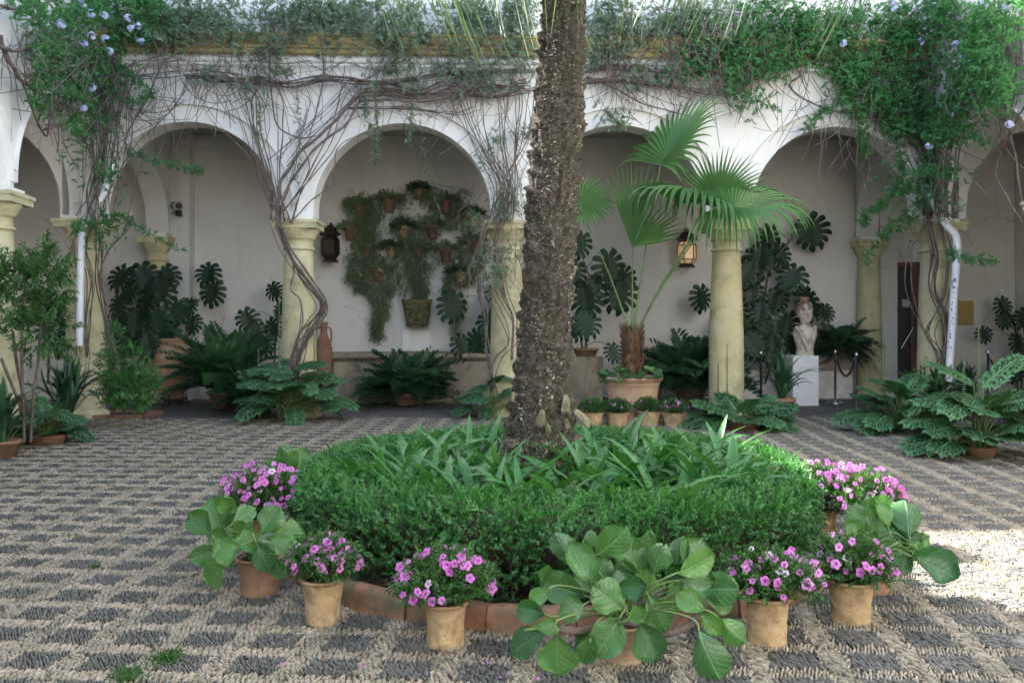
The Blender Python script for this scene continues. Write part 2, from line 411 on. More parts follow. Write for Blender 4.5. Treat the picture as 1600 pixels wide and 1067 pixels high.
def acan_leaf(seed):
    r = random.Random(seed); b = MB(); n = 7; droop = r.uniform(.2, .7)
    def z(y, x): return .45*y-droop*y*y-.25*abs(x)**1.5*1.2
    for s in (-1, 1):
        b.add([(0, i/10, z(i/10, 0)) if q == 0 else (s*(.05+.05*math.sin(PI*i/10)), i/10, z(i/10, .08)) for i in range(11) for q in (0, 1)],
              [((i*2, i*2+1, i*2+3, i*2+2) if s > 0 else (i*2+2, i*2+3, i*2+1, i*2)) for i in range(10)], 0, True)
        for k in range(n):
            y0 = .10+.82*k/n; ln = (.16+.26*math.sin(PI*(k+1.2)/(n+1.5)))*r.uniform(.85, 1.15); a = R(20+8*k+r.uniform(-6, 6))
            dx, dy = math.cos(a)*s, math.sin(a); px, py = -dy*s, dx*s
            w = .075
            seq = [(0, -w), (.25, -w*1.15), (.3, -w*1.9), (.5, -w*.9), (.6, -w*1.4), (.8, -w*.5), (1, 0), (.8, w*.5), (.62, w*1.3), (.5, w*.8), (.3, w*1.6), (.25, w), (0, w)]
            vs = [(s*.05, y0, z(y0, .05))]
            for q, e in seq:
                x = s*.05+dx*ln*q+px*e; y = y0+dy*ln*q+abs(py)*0+(e if True else 0)*abs(dx); vs.append((x, y, z(y, x)+.01))
            fs = [(0, i, i+1) for i in range(1, len(seq))]
            b.add(vs, fs if s > 0 else [f[::-1] for f in fs], 0, True)
    return b
ACAN = [acan_leaf(i).mesh('lobed_leaf', 'acan') for i in range(6)]
def fan_leaf(seed, n=34, span=300, free=.5, droop=.35, fold=.02, tip=.5):
    r = random.Random(seed); b = MB()
    for k in range(n):
        a = R(-span/2+span*k/(n-1)); da = R(span/(n-1))/2
        L = (.82+.18*math.cos(a*.6))*r.uniform(.94, 1.03); dr = droop*r.uniform(.6, 1.5)
        rows = []
        for j, q in enumerate((.02, .25, free, .68, .82, .93, 1.0)):
            aw = da if q <= free else da*(1-((q-free)/(1-free)))**.75*free/q
            bend = dr*max(0, q-free*.7)**2*2.2
            rad = L*q*(1-.25*max(0, q-free)*dr)
            z = -bend-tip*max(0, q-.8)**2*r.uniform(.5, 4)
            for w, h in ((-aw, fold*q), (0, -fold*q), (aw, fold*q)):
                rows.append((math.sin(a+w)*rad, math.cos(a+w)*rad, z+h-.10*(1-math.cos(a))*q))
        fs = [(i*3+j, i*3+j+1, i*3+j+4, i*3+j+3) for i in range(6) for j in range(2)]
        b.add(rows, fs, 0, False)
    return b
def fern_frond(seed, n=20, w=.30, droop=.6, pw=.035, tooth=False):
    r = random.Random(seed); b = MB()
    def c(t): return Vector((0, t*(1-.12*t), .25*t-droop*t*t))
    b.tube([c(i/8) for i in range(9)], [.008*(1-.7*i/8) for i in range(9)], 3, cap=False)
    for k in range(n):
        t = .10+.90*k/n; ln = w*math.sin(PI*(t*.86+.09))**.8*r.uniform(.85, 1.1)
        for s in (-1, 1):
            a = R(18+22*t); p = c(t); d = Vector((math.cos(a)*s, math.sin(a), -.18+r.uniform(-.1, .1))); e = Vector((0, 1, .1))*pw*(1.0-.3*t)
            b.add([p, p+d*ln*.45-e*.6, p+d*ln, p+d*ln*.4+e*.8], [(0, 1, 2, 3) if s > 0 else (3, 2, 1, 0)])
    return b
def petunia():
    b = MB(); n = 20
    def ring(r0, z0, lobed):
        out = []
        for j in range(n):
            w = 2*PI*j/n; q = 1+(.13*math.cos(5*w) if lobed else 0)
            out.append((r0*q*math.cos(w), r0*q*math.sin(w), z0+(.06*math.cos(5*w+2) if lobed else 0)))
        return out
    R0 = ring(.05, -.75, 0); R1 = ring(.10, -.2, 0); R2 = ring(.2, 0, 0); R3 = ring(.55, .10, 0); R4 = ring(1.0, .02, 1)
    vs = R0+R1+R2+R3+R4
    for i, mi in ((0, 0), (1, 1), (2, 0), (3, 0)):
        b.add(vs, [(i*n+j, i*n+(j+1) % n, (i+1)*n+(j+1) % n, (i+1)*n+j) for j in range(n)], mi, True)
    b.v = b.v; 
    # veins: dark wedge star
    for k in range(5):
        w = 2*PI*k/5; b.add([(math.cos(w-.25)*.19, math.sin(w-.25)*.19, .02), (math.cos(w+.25)*.19, math.sin(w+.25)*.19, .02), (math.cos(w)*.62, math.sin(w)*.62, .125)], [(0, 1, 2)], 1)
    return b
FLOWER = petunia().mesh('flower', ['petal', 'throat'])
FLOWER_P = petunia().mesh('flower', ['palepetal', 'throat'])
# ============================================================ SETTING
SP = 3.10; RI = 1.35; RO = 1.60; TH = .42
def S(o): o['kind'] = 'structure'; return o
g = MB(); g.add([(-60,-60,0),(60,-60,0),(60,60,0),(-60,60,0)], [(0,1,2,3)])
ground = S(g.build('ground', 'mortar'))
M['gallfloor'] = None
def gal_floor():
    m, nt, b = new_mat('gallery_pebble_floor'); v = geo_pos(nt)
    vo = N(nt, 'ShaderNodeTexVoronoi'); vo.inputs['Scale'].default_value = 38; nt.links.new(v, vo.inputs['Vector'])
    c = mixc(nt, ramp(nt, noise(nt, v, 2, 5), .35, .65), (.17, .15, .14), (.26, .24, .21))
    c = mixc(nt, ramp(nt, vo.outputs['Distance'], .2, .6), c, (.07, .065, .06)); nt.links.new(c, b.inputs['Base Color'])
    b.inputs['Roughness'].default_value = .8; bump(nt, mth(nt, 'MULTIPLY', vo.outputs['Distance'], -1), .8, .02, b); return m
M['gallfloor'] = gal_floor()
g = MB(); g.add([(-11,12.72,.008),(12.5,12.72,.008),(12.5,16,.008),(-11,16,.008)], [(0,1,2,3)])
S(g.build('gallery_floor', 'gallfloor'))
M['kerbstone'] = stone_mat('gallery_kerb_stone', (.22, .21, .18), (.32, .30, .26), 5, 50, .9, .5, .01)

LA = [(-6.106,13),(-5.88,10.2),(-5.75,6.9),(-5.6,3.6),(-5.5,.2),(-5.5,-3.3)]
RA = [(7.20,13),(7.28,10.16),(7.28,6.9),(7.2,3.6),(7.1,.3),(6.9,-3.0)]
BA = [(-6.106,13),(-2.85,13),(.384,13),(3.838,13),(7.20,13)]
FA = [(-5.5,-3.3),(6.9,-3.3)]

def arch_wall(name, pts, ztop, label, mat='white', inside=1, spring=3.16, radial=True, parent=None, plain_=False):
    """wall carried on arches between consecutive plan points; front face on the courtyard side"""
    core = MB(); front = MB()
    for (ax, ay), (bx, by) in zip(pts[:-1], pts[1:]):
        A = Vector((ax, ay, 0)); B = Vector((bx, by, 0)); L = (B-A).length; U = (B-A)/L; W = Vector((-U.y, U.x, 0))*inside
        def seg(mb, rad, sp, f0, f1, zlow, soffit=True, back=True):
            c = L/2; rad = min(rad, c-.03)
            poly = [(0, zlow), (c-rad, zlow)]
            for i in range(33):
                w = PI-PI*i/32; poly.append((c+rad*math.cos(w), sp+rad*math.sin(w)))
            poly += [(c+rad, zlow), (L, zlow)]
            vs = []
            for x, z in poly:
                p = A+U*x
                for off, zz in ((f0, z), (f0, ztop), (f1, z), (f1, ztop)): vs.append(p+W*off+Vector((0, 0, zz)))
            for i in range(len(poly)-1):
                a = i*4; b_ = a+4
                if abs(poly[i][0]-poly[i+1][0]) > 1e-6:
                    mb.add([vs[a], vs[b_], vs[b_+1], vs[a+1]], [(0, 1, 2, 3)])
                    if back: mb.add([vs[a+2], vs[b_+2], vs[b_+3], vs[a+3]], [(3, 2, 1, 0)])
                    mb.add([vs[a+1], vs[b_+1], vs[b_+3], vs[a+3]], [(0, 1, 2, 3)])
                mb.add([vs[a], vs[b_], vs[b_+2], vs[a+2]], [(3, 2, 1, 0)], 0, 2 < i < 35)
        seg(core, RI, spring, -TH/2, TH/2, 3.085)
        if not plain_: seg(front, RO, spring, TH/2+.0005, TH/2+.060, 3.30, True, False)
    o = core.build(name, mat, parent)
    if not plain_: front.build('raised_spandrel', mat, o)
    tag(o, label, 'wall'); return o
HT = 9.0
wb = arch_wall('arcade_wall', BA, HT, 'white arcaded wall at the back of the courtyard with four round arches', inside=-1)
wl = arch_wall('arcade_wall', LA, HT, 'white arcaded wall closing the left side of the courtyard', inside=1)
wr = arch_wall('arcade_wall', RA, HT, 'white arcaded wall closing the right side of the courtyard', inside=-1)
def wallbox(name, a, b, label, mat='white'):
    o = MB().box(a, b).build(name, mat); tag(o, label, 'wall'); return o
wallbox('plain_wall', (-5.8,-3.9,0), (7.2,-3.5,7.0), 'plain white wall closing the courtyard behind the viewer')
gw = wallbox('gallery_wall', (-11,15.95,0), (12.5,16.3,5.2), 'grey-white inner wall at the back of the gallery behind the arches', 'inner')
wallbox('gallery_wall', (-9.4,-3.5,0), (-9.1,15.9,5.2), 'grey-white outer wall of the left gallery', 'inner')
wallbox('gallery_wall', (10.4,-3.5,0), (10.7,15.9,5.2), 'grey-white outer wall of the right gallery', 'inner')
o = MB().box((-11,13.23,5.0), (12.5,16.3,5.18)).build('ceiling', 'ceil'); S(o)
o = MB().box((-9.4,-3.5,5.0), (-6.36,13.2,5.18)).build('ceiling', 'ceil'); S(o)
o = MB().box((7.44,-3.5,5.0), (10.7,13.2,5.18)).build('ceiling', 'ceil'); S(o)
# transverse arches across the gallery corners
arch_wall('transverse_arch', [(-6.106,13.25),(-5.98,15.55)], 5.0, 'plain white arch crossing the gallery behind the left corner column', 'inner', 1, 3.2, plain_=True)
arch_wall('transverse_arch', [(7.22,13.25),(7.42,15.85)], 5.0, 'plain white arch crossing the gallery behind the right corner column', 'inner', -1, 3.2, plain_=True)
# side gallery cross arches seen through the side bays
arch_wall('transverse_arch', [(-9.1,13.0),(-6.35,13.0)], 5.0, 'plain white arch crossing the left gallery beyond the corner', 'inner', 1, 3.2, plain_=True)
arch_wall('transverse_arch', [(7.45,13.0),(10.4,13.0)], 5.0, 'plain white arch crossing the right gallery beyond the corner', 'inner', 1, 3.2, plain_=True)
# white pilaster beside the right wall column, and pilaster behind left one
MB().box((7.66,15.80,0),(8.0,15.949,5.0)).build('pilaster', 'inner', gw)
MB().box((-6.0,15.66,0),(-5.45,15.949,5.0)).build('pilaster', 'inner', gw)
# small impost ledges
for (x, y) in BA[:]:
    MB().box((x-.06, 12.72, 3.27), (x+.06, 12.77, 3.295)).build('impost_ledge', 'white', wb)

# cornice and white moulding above the arches
def run_moulding(name, prof, x0, x1, y, mat, parent):
    b = MB(); vs = [(x, y-py, z) for x in (x0, x1) for py, z in prof]; k = len(prof)
    b.add(vs, [(i, i+1, k+i+1, k+i) for i in range(k-1)]); b.add(vs, [tuple(range(k))[::-1], tuple(range(k, 2*k))])
    return b.build(name, mat, parent)
yf = 12.745
run_moulding('cornice', [(0,5.52),(.05,5.54),(.05,5.60),(.09,5.61),(.09,5.65),(.11,5.66),(.16,5.72),(.16,5.75),(.19,5.76),(.19,5.80),(0,5.83)], -5.9, 7.0, yf, 'cornice', wb)
run_moulding('string_moulding', [(0,5.40),(.03,5.41),(.05,5.43),(.05,5.45),(.03,5.47),(0,5.48)], -5.9, 7.0, yf, 'white', wb)
c = MB(); c.tube([(-5.8,yf-.07,5.36),(0,yf-.075,5.345),(6.9,yf-.07,5.36)], .022, 8); o = c.build('cable_conduit', 'white', wb)

# ---------------------------------------------------------------- columns
def column_mesh():
    base = MB(); base.lathe([(0,0),(.34,0),(.345,.03),(.345,.07),(.33,.10),(.30,.115),(.285,.13),(.285,.15)], 32, cap=False)
    sh = MB(); prof = []
    for i in range(19):
        t = i/18; z = .15+2.42*t; prof.append((.272-.062*t**1.5+.012*math.sin(PI*t*.9), z))
    sh.lathe(prof, 32, cap=False)
    cp = MB(); cp.lathe([(.208,2.57),(.235,2.575),(.245,2.595),(.235,2.615),(.215,2.62),(.212,2.63),(.212,2.72),(.225,2.735),(.245,2.74),(.25,2.765),(.28,2.82),(.30,2.85),(.305,2.875),(.31,2.895)], 32, cap=False)
    ab = MB(); ab.box((-.325,-.325,2.895),(.325,.325,2.975)); ab.box((-.345,-.345,2.975),(.345,.345,3.02)); ab.box((-.26,-.235,3.02),(.26,.235,3.084), 1)
    return base.mesh('base','stone'), sh.mesh('shaft','stone'), cp.mesh('capital','stone'), ab.mesh('abacus',['stone','white'])
CM = column_mesh()
def column(x, y, label, rz=0, group=None, s=1):
    r = empty('stone_column', (x, y, 0), label, 'column', group); r.rotation_euler.z = rz
    if s != 1: r.scale = (s, s, 1)
    for n, me in zip(('base','shaft','capital','abacus'), CM):
        o = bpy.data.objects.new(n, me); COL.objects.link(o); o.parent = r
    return r
GC = 'yellow stone columns of the courtyard arcades'
column(-6.106, 13, 'yellow stone column at the left corner, hung with vine stems and a white downpipe', group=GC)
column(-2.85, 13, 'yellow stone column wound with a thick twisted vine, left of the stone trough', group=GC)
column(.384, 13, 'yellow stone column partly hidden by the palm trunk', group=GC)
column(3.838, 13, 'bare yellow stone column beside the big potted fan palm', group=GC)
column(7.20, 13, 'yellow stone column at the right corner with vines and a bent white pipe', group=GC)
column(-5.88, 10.2, 'nearest yellow stone column at the left edge, behind the leafy shrub', R(6), GC)
column(7.28, 10.16, 'nearest yellow stone column just off the right edge', R(3), GC)
column(-5.98, 15.5, 'shaded yellow column against the gallery wall behind the left monstera', R(3), 'yellow columns against the gallery wall', .82)
column(7.42, 15.75, 'shaded yellow column against the gallery wall left of the doorway', R(-3), 'yellow columns against the gallery wall', .88)
for x, y in LA[2:]: column(x, y, 'yellow stone column of the left arcade out of the picture', group=GC)
for x, y in RA[2:]: column(x, y, 'yellow stone column of the right arcade out of the picture', group=GC)

# ---------------------------------------------------------------- downpipes
p = spline([at(152,322,12.5), at(146,360,12.5)], 3)
b = MB(); b.tube([at(176,258,12.62), at(163,300,12.55), at(133,345,12.42), at(127,365,12.40), at(125,440,12.40), at(124,540,12.40)], .052, 12)
o = b.build('downpipe', 'pipe'); tag(o, 'white downpipe running down the left corner column', 'pipe')
b = MB(); b.tube([at(1446,290,12.55), at(1462,325,12.45), at(1478,352,12.40), at(1493,366,12.38), at(1496,382,12.38), at(1490,470,12.38), at(1482,596,12.38)], .056, 14)
o = b.build('downpipe', 'pipe'); tag(o, 'bent white downpipe with blue paint drips at the right corner column', 'pipe')
pr = o
b = MB(); rr = random.Random(3)
for i in range(26):
    yy = 435+110*abs(rr.gauss(0, .6)) % 120; q = at(1491-(yy-440)*.06+rr.uniform(-4, 2), yy, 12.322)
    w = rr.uniform(.006, .014); h = rr.uniform(.008, .035)
    b.lathe([(w*.2, 0), (w, h*.3), (w, h*.7), (w*.3, h)], 6, q)
b.build('paint_drip', 'blue', pr, 'stuff')

# ---------------------------------------------------------------- pebble paving
def pebble_mat(name, c1, c2, c3):
    m, nt, b = new_mat(name); a = N(nt, 'ShaderNodeAttribute'); a.attribute_type = 'INSTANCER'; a.attribute_name = 'var'
    v = geo_pos(nt); c = mixc(nt, a.outputs['Fac'], c1, c2)
    c = mixc(nt, ramp(nt, noise(nt, v, .7, 6, .7, .5), .40, .72), c, mixc(nt, .55, c, (.17, .155, .12)))
    c = mixc(nt, ramp(nt, noise(nt, v, 1.6, 5, .65), .42, .66), c, c3)
    c = mixc(nt, mth(nt, 'MULTIPLY', ramp(nt, noise(nt, v, 5, 4), .5, .62), .35), c, (.07, .085, .045))
    nt.links.new(c, b.inputs['Base Color']); b.inputs['Roughness'].default_value = .62
    return m
M['peb_l'] = pebble_mat('cream_pebble', (.16, .14, .10), (.43, .375, .285), (.26, .23, .17))
M['peb_d'] = pebble_mat('slate_pebble', (.042, .044, .044), (.155, .153, .143), (.095, .092, .08))
S0 = .332; PR = R(-6)   # cell size, pattern rotation
def classify(X, Y):
    cx, sx = math.cos(PR), math.sin(PR)
    px = cx*X+sx*Y; py = -sx*X+cx*Y
    px = px+.02*np.sin(py*2.3+px*.7)+.035*np.sin(py*.5+1); py = py+.016*np.sin(px*1.9)+.03*np.sin(px*.45)
    S1 = .275; j = np.floor(py/S1); v = py/S1-j
    u = px/S0; u = u-np.floor(u)
    # lozenge: leaning rounded block spanning v .16..1.06 ; centre drifts with v
    def loz(v_, u_):
        c = .5+.03*(v_-.6); q = (v_-.66)/.52
        h = .155*np.sqrt(np.clip(1-np.abs(q)**2.2, 0, 1))
        d = (np.abs(((u_-c+.5) % 1)-.5)); return d, h
    d, h = loz(v, u); inl = (d < h)
    d2, h2 = loz(v+1, u); inl2 = (v < .18) & (d2 < h2)
    lz = inl | inl2
    rim = ((np.abs(d-h) < .030) & (h > .06)) | ((d < h+.02) & (h < .08) & (np.abs(v-.66) < .52))
    band = (v < .33) & ~lz
    bl = (np.abs(v-.27) < .02) & ~lz
    t = np.where(lz, 1, np.where(band, 2, 0)); t = np.where(rim, 3, t)
    return t, j
def lattice(ang, du, dv, rng):
    n1 = int(26/du); n2 = int(26/dv)
    I, J = np.meshgrid(np.arange(n1), np.arange(n2), indexing='ij')
    a = (I+.5*(J % 2))*du-13; b = J*dv-13
    a = a+rng.normal(0, du*.10, a.shape); b = b+rng.normal(0, dv*.14, b.shape)
    X = math.cos(ang)*a-math.sin(ang)*b; Y = math.sin(ang)*a+math.cos(ang)*b+8
    return X.ravel(), Y.ravel()
RC = Vector((.49, 5.78, 0)); RR_ = 1.80
def field(t_want, ang, du, dv, seed):
    rng = np.random.RandomState(seed); X, Y = lattice(ang+PR, du, dv, rng)
    dep = X*math.sin(YAW)+Y*math.cos(YAW); lat = X*math.cos(YAW)-Y*math.sin(YAW)
    k = (Y > 2.7) & (Y < 12.72) & (np.abs(lat) < dep*.625+1.0) & ((X-RC.x)**2+(Y-RC.y)**2 > 1.79**2) & (X > -6.2) & (X < 7.1)
    X, Y = X[k], Y[k]; t, j = classify(X, Y)
    m = (t == t_want); return X[m], Y[m], np.full(m.sum(), ang+PR), t[m]
def rimfield(seed):
    rng = np.random.RandomState(seed)
    X, Y, a, t = field(3, 0, .0125, .0125, seed)
    e = .004
    # direction along the rim from the type gradient (finite differences of lozenge mask)
    def msk(x, y): tt, _ = classify(x, y); return ((tt == 1) | (tt == 3)).astype(float)
    e = .03; gx = msk(X+e, Y)-msk(X-e, Y); gy = msk(X, Y+e)-msk(X, Y-e)
    ang = np.where((gx == 0) & (gy == 0), PI/2+PR, np.arctan2(gy, gx)+PI/2)
    k = rng.rand(len(X)) < .42
    return X[k], Y[k], ang[k], t[k]
parts_l = [field(1, R(152), .031, .0150, 1), field(2, R(72), .036, .0150, 2), rimfield(4)]
parts_d = [field(0, R(-52), .036, .0135, 3)]
def pebble_obj(name, parts, mat, zs):
    X = np.concatenate([p[0] for p in parts]); Y = np.concatenate([p[1] for p in parts]); A = np.concatenate([p[2] for p in parts]); T = np.concatenate([p[3] for p in parts])
    n = len(X); rng = np.random.RandomState(5)
    me = bpy.data.meshes.new(name); me.vertices.add(n)
    Z = rng.normal(.004, .0022, n)+.004*np.sin(X*2.1)*np.sin(Y*1.7)
    me.vertices.foreach_set('co', np.stack([X, Y, Z], 1).ravel())
    rot = np.stack([rng.normal(0, .18, n), rng.normal(0, .15, n), A+rng.normal(0, .16, n)], 1)
    L = np.where(T == 3, .016, np.where(T == 1, .0175, .0205))*rng.uniform(.85, 1.15, n); W = np.where(T == 3, .0056, .0064)*rng.uniform(.85, 1.2, n)
    sc = np.stack([L, W, np.full(n, zs)*rng.uniform(.8, 1.25, n)], 1)
    for nm, arr in (('rot', rot), ('scl', sc)):
        a = me.attributes.new(nm, 'FLOAT_VECTOR', 'POINT'); a.data.foreach_set('vector', arr.astype(np.float32).ravel())
    a = me.attributes.new('var', 'FLOAT', 'POINT'); a.data.foreach_set('value', rng.rand(n).astype(np.float32))
    o = link(name, me, ground, 'stuff'); o.data.materials.append(M[mat])
    ng = bpy.data.node_groups.new(name+'_nodes', 'GeometryNodeTree')
    ng.interface.new_socket('Geometry', in_out='INPUT', socket_type='NodeSocketGeometry'); ng.interface.new_socket('Geometry', in_out='OUTPUT', socket_type='NodeSocketGeometry')
    gi = ng.nodes.new('NodeGroupInput'); go = ng.nodes.new('NodeGroupOutput')
    ico = ng.nodes.new('GeometryNodeMeshIcoSphere'); ico.inputs['Subdivisions'].default_value = 2
    sm = ng.nodes.new('GeometryNodeSetShadeSmooth'); smt = ng.nodes.new('GeometryNodeSetMaterial'); smt.inputs['Material'].default_value = M[mat]
    iop = ng.nodes.new('GeometryNodeInstanceOnPoints')
    def attr(nm):
        q = ng.nodes.new('GeometryNodeInputNamedAttribute'); q.data_type = 'FLOAT_VECTOR'; q.inputs['Name'].default_value = nm
        return [s for s in q.outputs if s.enabled and s.name == 'Attribute'][0]
    L_ = ng.links.new
    L_(ico.outputs['Mesh'], sm.inputs['Geometry']); L_(sm.outputs[0], smt.inputs['Geometry']); L_(smt.outputs[0], iop.inputs['Instance'])
    m2p = ng.nodes.new('GeometryNodeMeshToPoints')
    L_(gi.outputs[0], m2p.inputs['Mesh']); L_(m2p.outputs[0], iop.inputs['Points']); L_(attr('rot'), iop.inputs['Rotation']); L_(attr('scl'), iop.inputs['Scale'])
    L_(iop.outputs[0], go.inputs[0])
    md = o.modifiers.new('pebbles', 'NODES'); md.node_group = ng
    print(name, n)
pebble_obj('cream_pebbles', parts_l, 'peb_l', .0125)
pebble_obj('slate_pebbles', parts_d, 'peb_d', .0120)
# ============================================================ CENTRAL BED
bed = empty('planting_bed', (RC.x, RC.y, 0), 'round planting bed edged with low terracotta pieces in the middle of the pebbles', 'planting bed')
# soil mound
b = MB(); vs = []; fs = []; nr, na = 12, 48
for i in range(nr+1):
    for j in range(na):
        r = 1.76*i/nr; w = 2*PI*j/na
        vs.append((RC.x+r*math.cos(w), RC.y+r*math.sin(w), .075+.05*(1-(r/1.76)**2)+.012*math.sin(r*13+w*5)*math.cos(w*9)))
fs = [(i*na+j, (i+1)*na+j, (i+1)*na+(j+1) % na, i*na+(j+1) % na) for i in range(nr) for j in range(na)]
b.add(vs, fs, 0, True); b.build('soil', 'soil', bed)
# litter on the soil (stuff)
n = 2600; rr = 1.25+.50*RS.rand(n); ww = RS.rand(n)*2*PI
pos = np.stack([RC.x+rr*np.cos(ww), RC.y+rr*np.sin(ww), np.full(n, .10)], 1)
bake('leaf_litter', tri(small_leaf(1, .5)), pos, dirs(n), dirs(n, 2), RS.uniform(.012, .035, n), 'fibre', bed)
# terracotta edging
def edging_mesh(seed, ang):
    r = random.Random(seed); b = MB(); prof = [(-.045,0),(-.05,.07),(-.045,.105),(-.02,.125),(.02,.128),(.045,.115),(.055,.09),(.058,.05),(.062,0)]
    n = 6; k = len(prof); vs = []; ro = r.uniform(-.008, .008); zz = r.uniform(-.008, .006)
    for i in range(n+1):
        w = -ang/2+ang*i/n; f = 1 if 0 < i < n else .93
        for q, z in prof: vs.append((math.sin(w)*(1.80+ro+q*f), -math.cos(w)*(1.80+ro+q*f), z*f+zz))
    b.add(vs, [(i*k+j, i*k+j+1, (i+1)*k+j+1, (i+1)*k+j) for i in range(n) for j in range(k-1)], 0, True)
    b.add(vs[:k], [tuple(range(k))]); b.add(vs[-k:], [tuple(range(k))[::-1]]); return b.mesh('edging_piece', 'tile')
NE = 27; EM = [edging_mesh(i, 2*PI/NE*.985) for i in range(4)]
for i in range(NE):
    o = bpy.data.objects.new('edging_piece', EM[i % 4]); COL.objects.link(o); o.parent = bed; o.rotation_euler.z = 2*PI*i/NE+.09

# box hedge ring
hedge = empty('box_hedge', (RC.x, RC.y, 0), 'low clipped box hedge growing in a ring inside the terracotta edging', 'hedge')
def hedge_surf(n, inset=0.0):
    """random points on the ring's lumpy rounded surface"""
    w = RS.rand(n)*2*PI; s = RS.rand(n)*1.0
    rc = 1.44; a = .30; hb = .30; hc = .245
    lump = 1+.10*np.sin(w*7+1)*np.sin(s*5)+.08*np.sin(w*17+s*9)+.08*np.sin(w*11+3)*np.cos(s*9)
    # superellipse cross-section angle from outer bottom over the top to inner bottom
    th = -0.9+ (PI+1.5)*s
    e = 2/3.2; c, sn = np.cos(th), np.sin(th)
    x = np.sign(c)*np.abs(c)**e*a*lump; z = np.sign(sn)*np.abs(sn)**e*hc*(.94+.06*lump)
    k = 1-inset*RS.rand(n)**1.2
    x = x*k; z = z*k
    # gaps near the foot
    foot = (sn < -.25); x = x*np.where(foot, .78, 1)
    r = rc+x; pos = np.stack([RC.x+r*np.cos(w), RC.y+r*np.sin(w), hb+z], 1)
    nr_ = np.stack([np.cos(w)*c, np.sin(w)*c, sn], 1)
    return pos, nr_, th, w
b = MB(); vs = []; na = 72; nc = 14
for i in range(na):
    w = 2*PI*i/na
    for j in range(nc):
        t = 2*PI*j/nc; vs.append((RC.x+(1.42+.20*math.cos(t))*math.cos(w), RC.y+(1.42+.20*math.cos(t))*math.sin(w), .34+.17*math.sin(t)+.02*math.sin(w*13+j)))
b.add(vs, [(i*nc+j, ((i+1) % na)*nc+j, ((i+1) % na)*nc+(j+1) % nc, i*nc+(j+1) % nc) for i in range(na) for j in range(nc)], 0, True)
b.build('dark_core', 'bark', hedge, 'stuff')  # solid dark core painted in for the shade inside the hedge
SPR = [tri(sprig(11, 1, .30, .78, .012, .4, i, 58)) for i in range(4)]
n = 27000; pos, nn, th, w = hedge_surf(n, .40)
clump = np.sin(pos[:,0]*23+pos[:,1]*17)*np.sin(pos[:,1]*29-pos[:,0]*11+pos[:,2]*31)
keep = ((pos[:,2] > .20) | (RS.rand(n) < .35)) & (clump+RS.rand(n)*1.5 > -.22)
pos, nn = pos[keep], nn[keep]; n = len(pos); cl = clump[keep]
D = nn*1.0+RS.normal(size=(n,3))*.65; D[:,2] += .25
var = np.clip(.25+.3*RS.rand(n)+.25*cl+.35*np.clip(nn[:,2], 0, 1)*RS.rand(n), 0, 1)  # leaf colour carries light and shade: tops lighter, sides and hollows darker
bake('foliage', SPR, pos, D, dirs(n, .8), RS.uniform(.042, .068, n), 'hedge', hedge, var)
b = MB(); rr = random.Random(9)
for i in range(150):
    w = rr.uniform(0, 2*PI); r0 = rr.uniform(1.40, 1.62); r1 = r0+rr.uniform(-.06, .1); w1 = w+rr.uniform(-.06, .06)
    b.tube([(RC.x+r0*math.cos(w), RC.y+r0*math.sin(w), .08), (RC.x+(r0+r1)/2*math.cos(w1), RC.y+(r0+r1)/2*math.sin(w1), .2), (RC.x+r1*math.cos(w1), RC.y+r1*math.sin(w1), .38)], [.008, .006, .004], 4, cap=False)
b.build('stems', 'vine', hedge, 'stuff')

# strap-leaved clumps round the palm
TX, TY = .40, 5.8
spots = []
rr = random.Random(21)
tries = 0
while len(spots) < 70 and tries < 5000:
    tries += 1
    w = rr.uniform(0, 2*PI); r = rr.uniform(.36, 1.30); x = RC.x+r*math.cos(w)*1.0; y = RC.y+r*math.sin(w)
    if (x-TX)**2+(y-TY)**2 < .36**2: continue
    if all((x-a)**2+(y-c_)**2 > .175**2 for a, c_ in spots): spots.append((x, y))
for k, (x, y) in enumerate(spots):
    dx_, dy_ = x-TX, y-TY; rd = math.hypot(x-RC.x, y-RC.y); hh = (90-math.degrees(math.atan2(dy_, dx_))) % 360/30; h0 = int(round(hh*2)) % 24
    HN = ['twelve','one','two','three','four','five','six','seven','eight','nine','ten','eleven']
    side = HN[h0//2]+" o'clock from the palm" if h0 % 2 == 0 else 'between %s and %s from the palm' % (HN[h0//2], HN[(h0//2+1) % 12])
    near = 'touching the hedge' if rd > .95 else ('halfway out' if rd > .65 else 'nearest the trunk')
    r = empty('strap_leaf_clump', (x, y, .10), 'green strap-leaved clump %s, %s' % (near, side), 'plant', 'strap-leaved clumps round the palm trunk')
    m_ = m_ = rr.randint(17, 22); w0 = rr.uniform(0, 6)
    for i in range(m_):
        w = w0+i*2.4+rr.uniform(-.3, .3); s = rr.uniform(.50, .84)*(.84 if y > TY+.3 else 1)
        place('leaf', STRAP[rr.randrange(14)], r, (x+.02*math.cos(w), y+.02*math.sin(w), .10), (math.cos(w), math.sin(w), 0), UP, (s*rr.uniform(.8, 1.15), s, s*rr.uniform(.85, 1.15)))

byl = {}
for o in COL.objects:
    if o.name.startswith('strap_leaf_clump'): byl.setdefault(o['label'], []).append(o)
for l, os_ in byl.items():
    os_.sort(key=lambda o: o.location.x)
    for i, o in enumerate(os_):
        if len(os_) == 2: o['label'] = l+(', left one', ', right one')[i]
        elif len(os_) > 3: o['label'] = l.replace(' from the palm','')+', '+['leftmost','second from left','third from left','fourth from left','rightmost'][i]
        elif len(os_) == 3: o['label'] = l+(', left one', ', middle one', ', right one')[i]

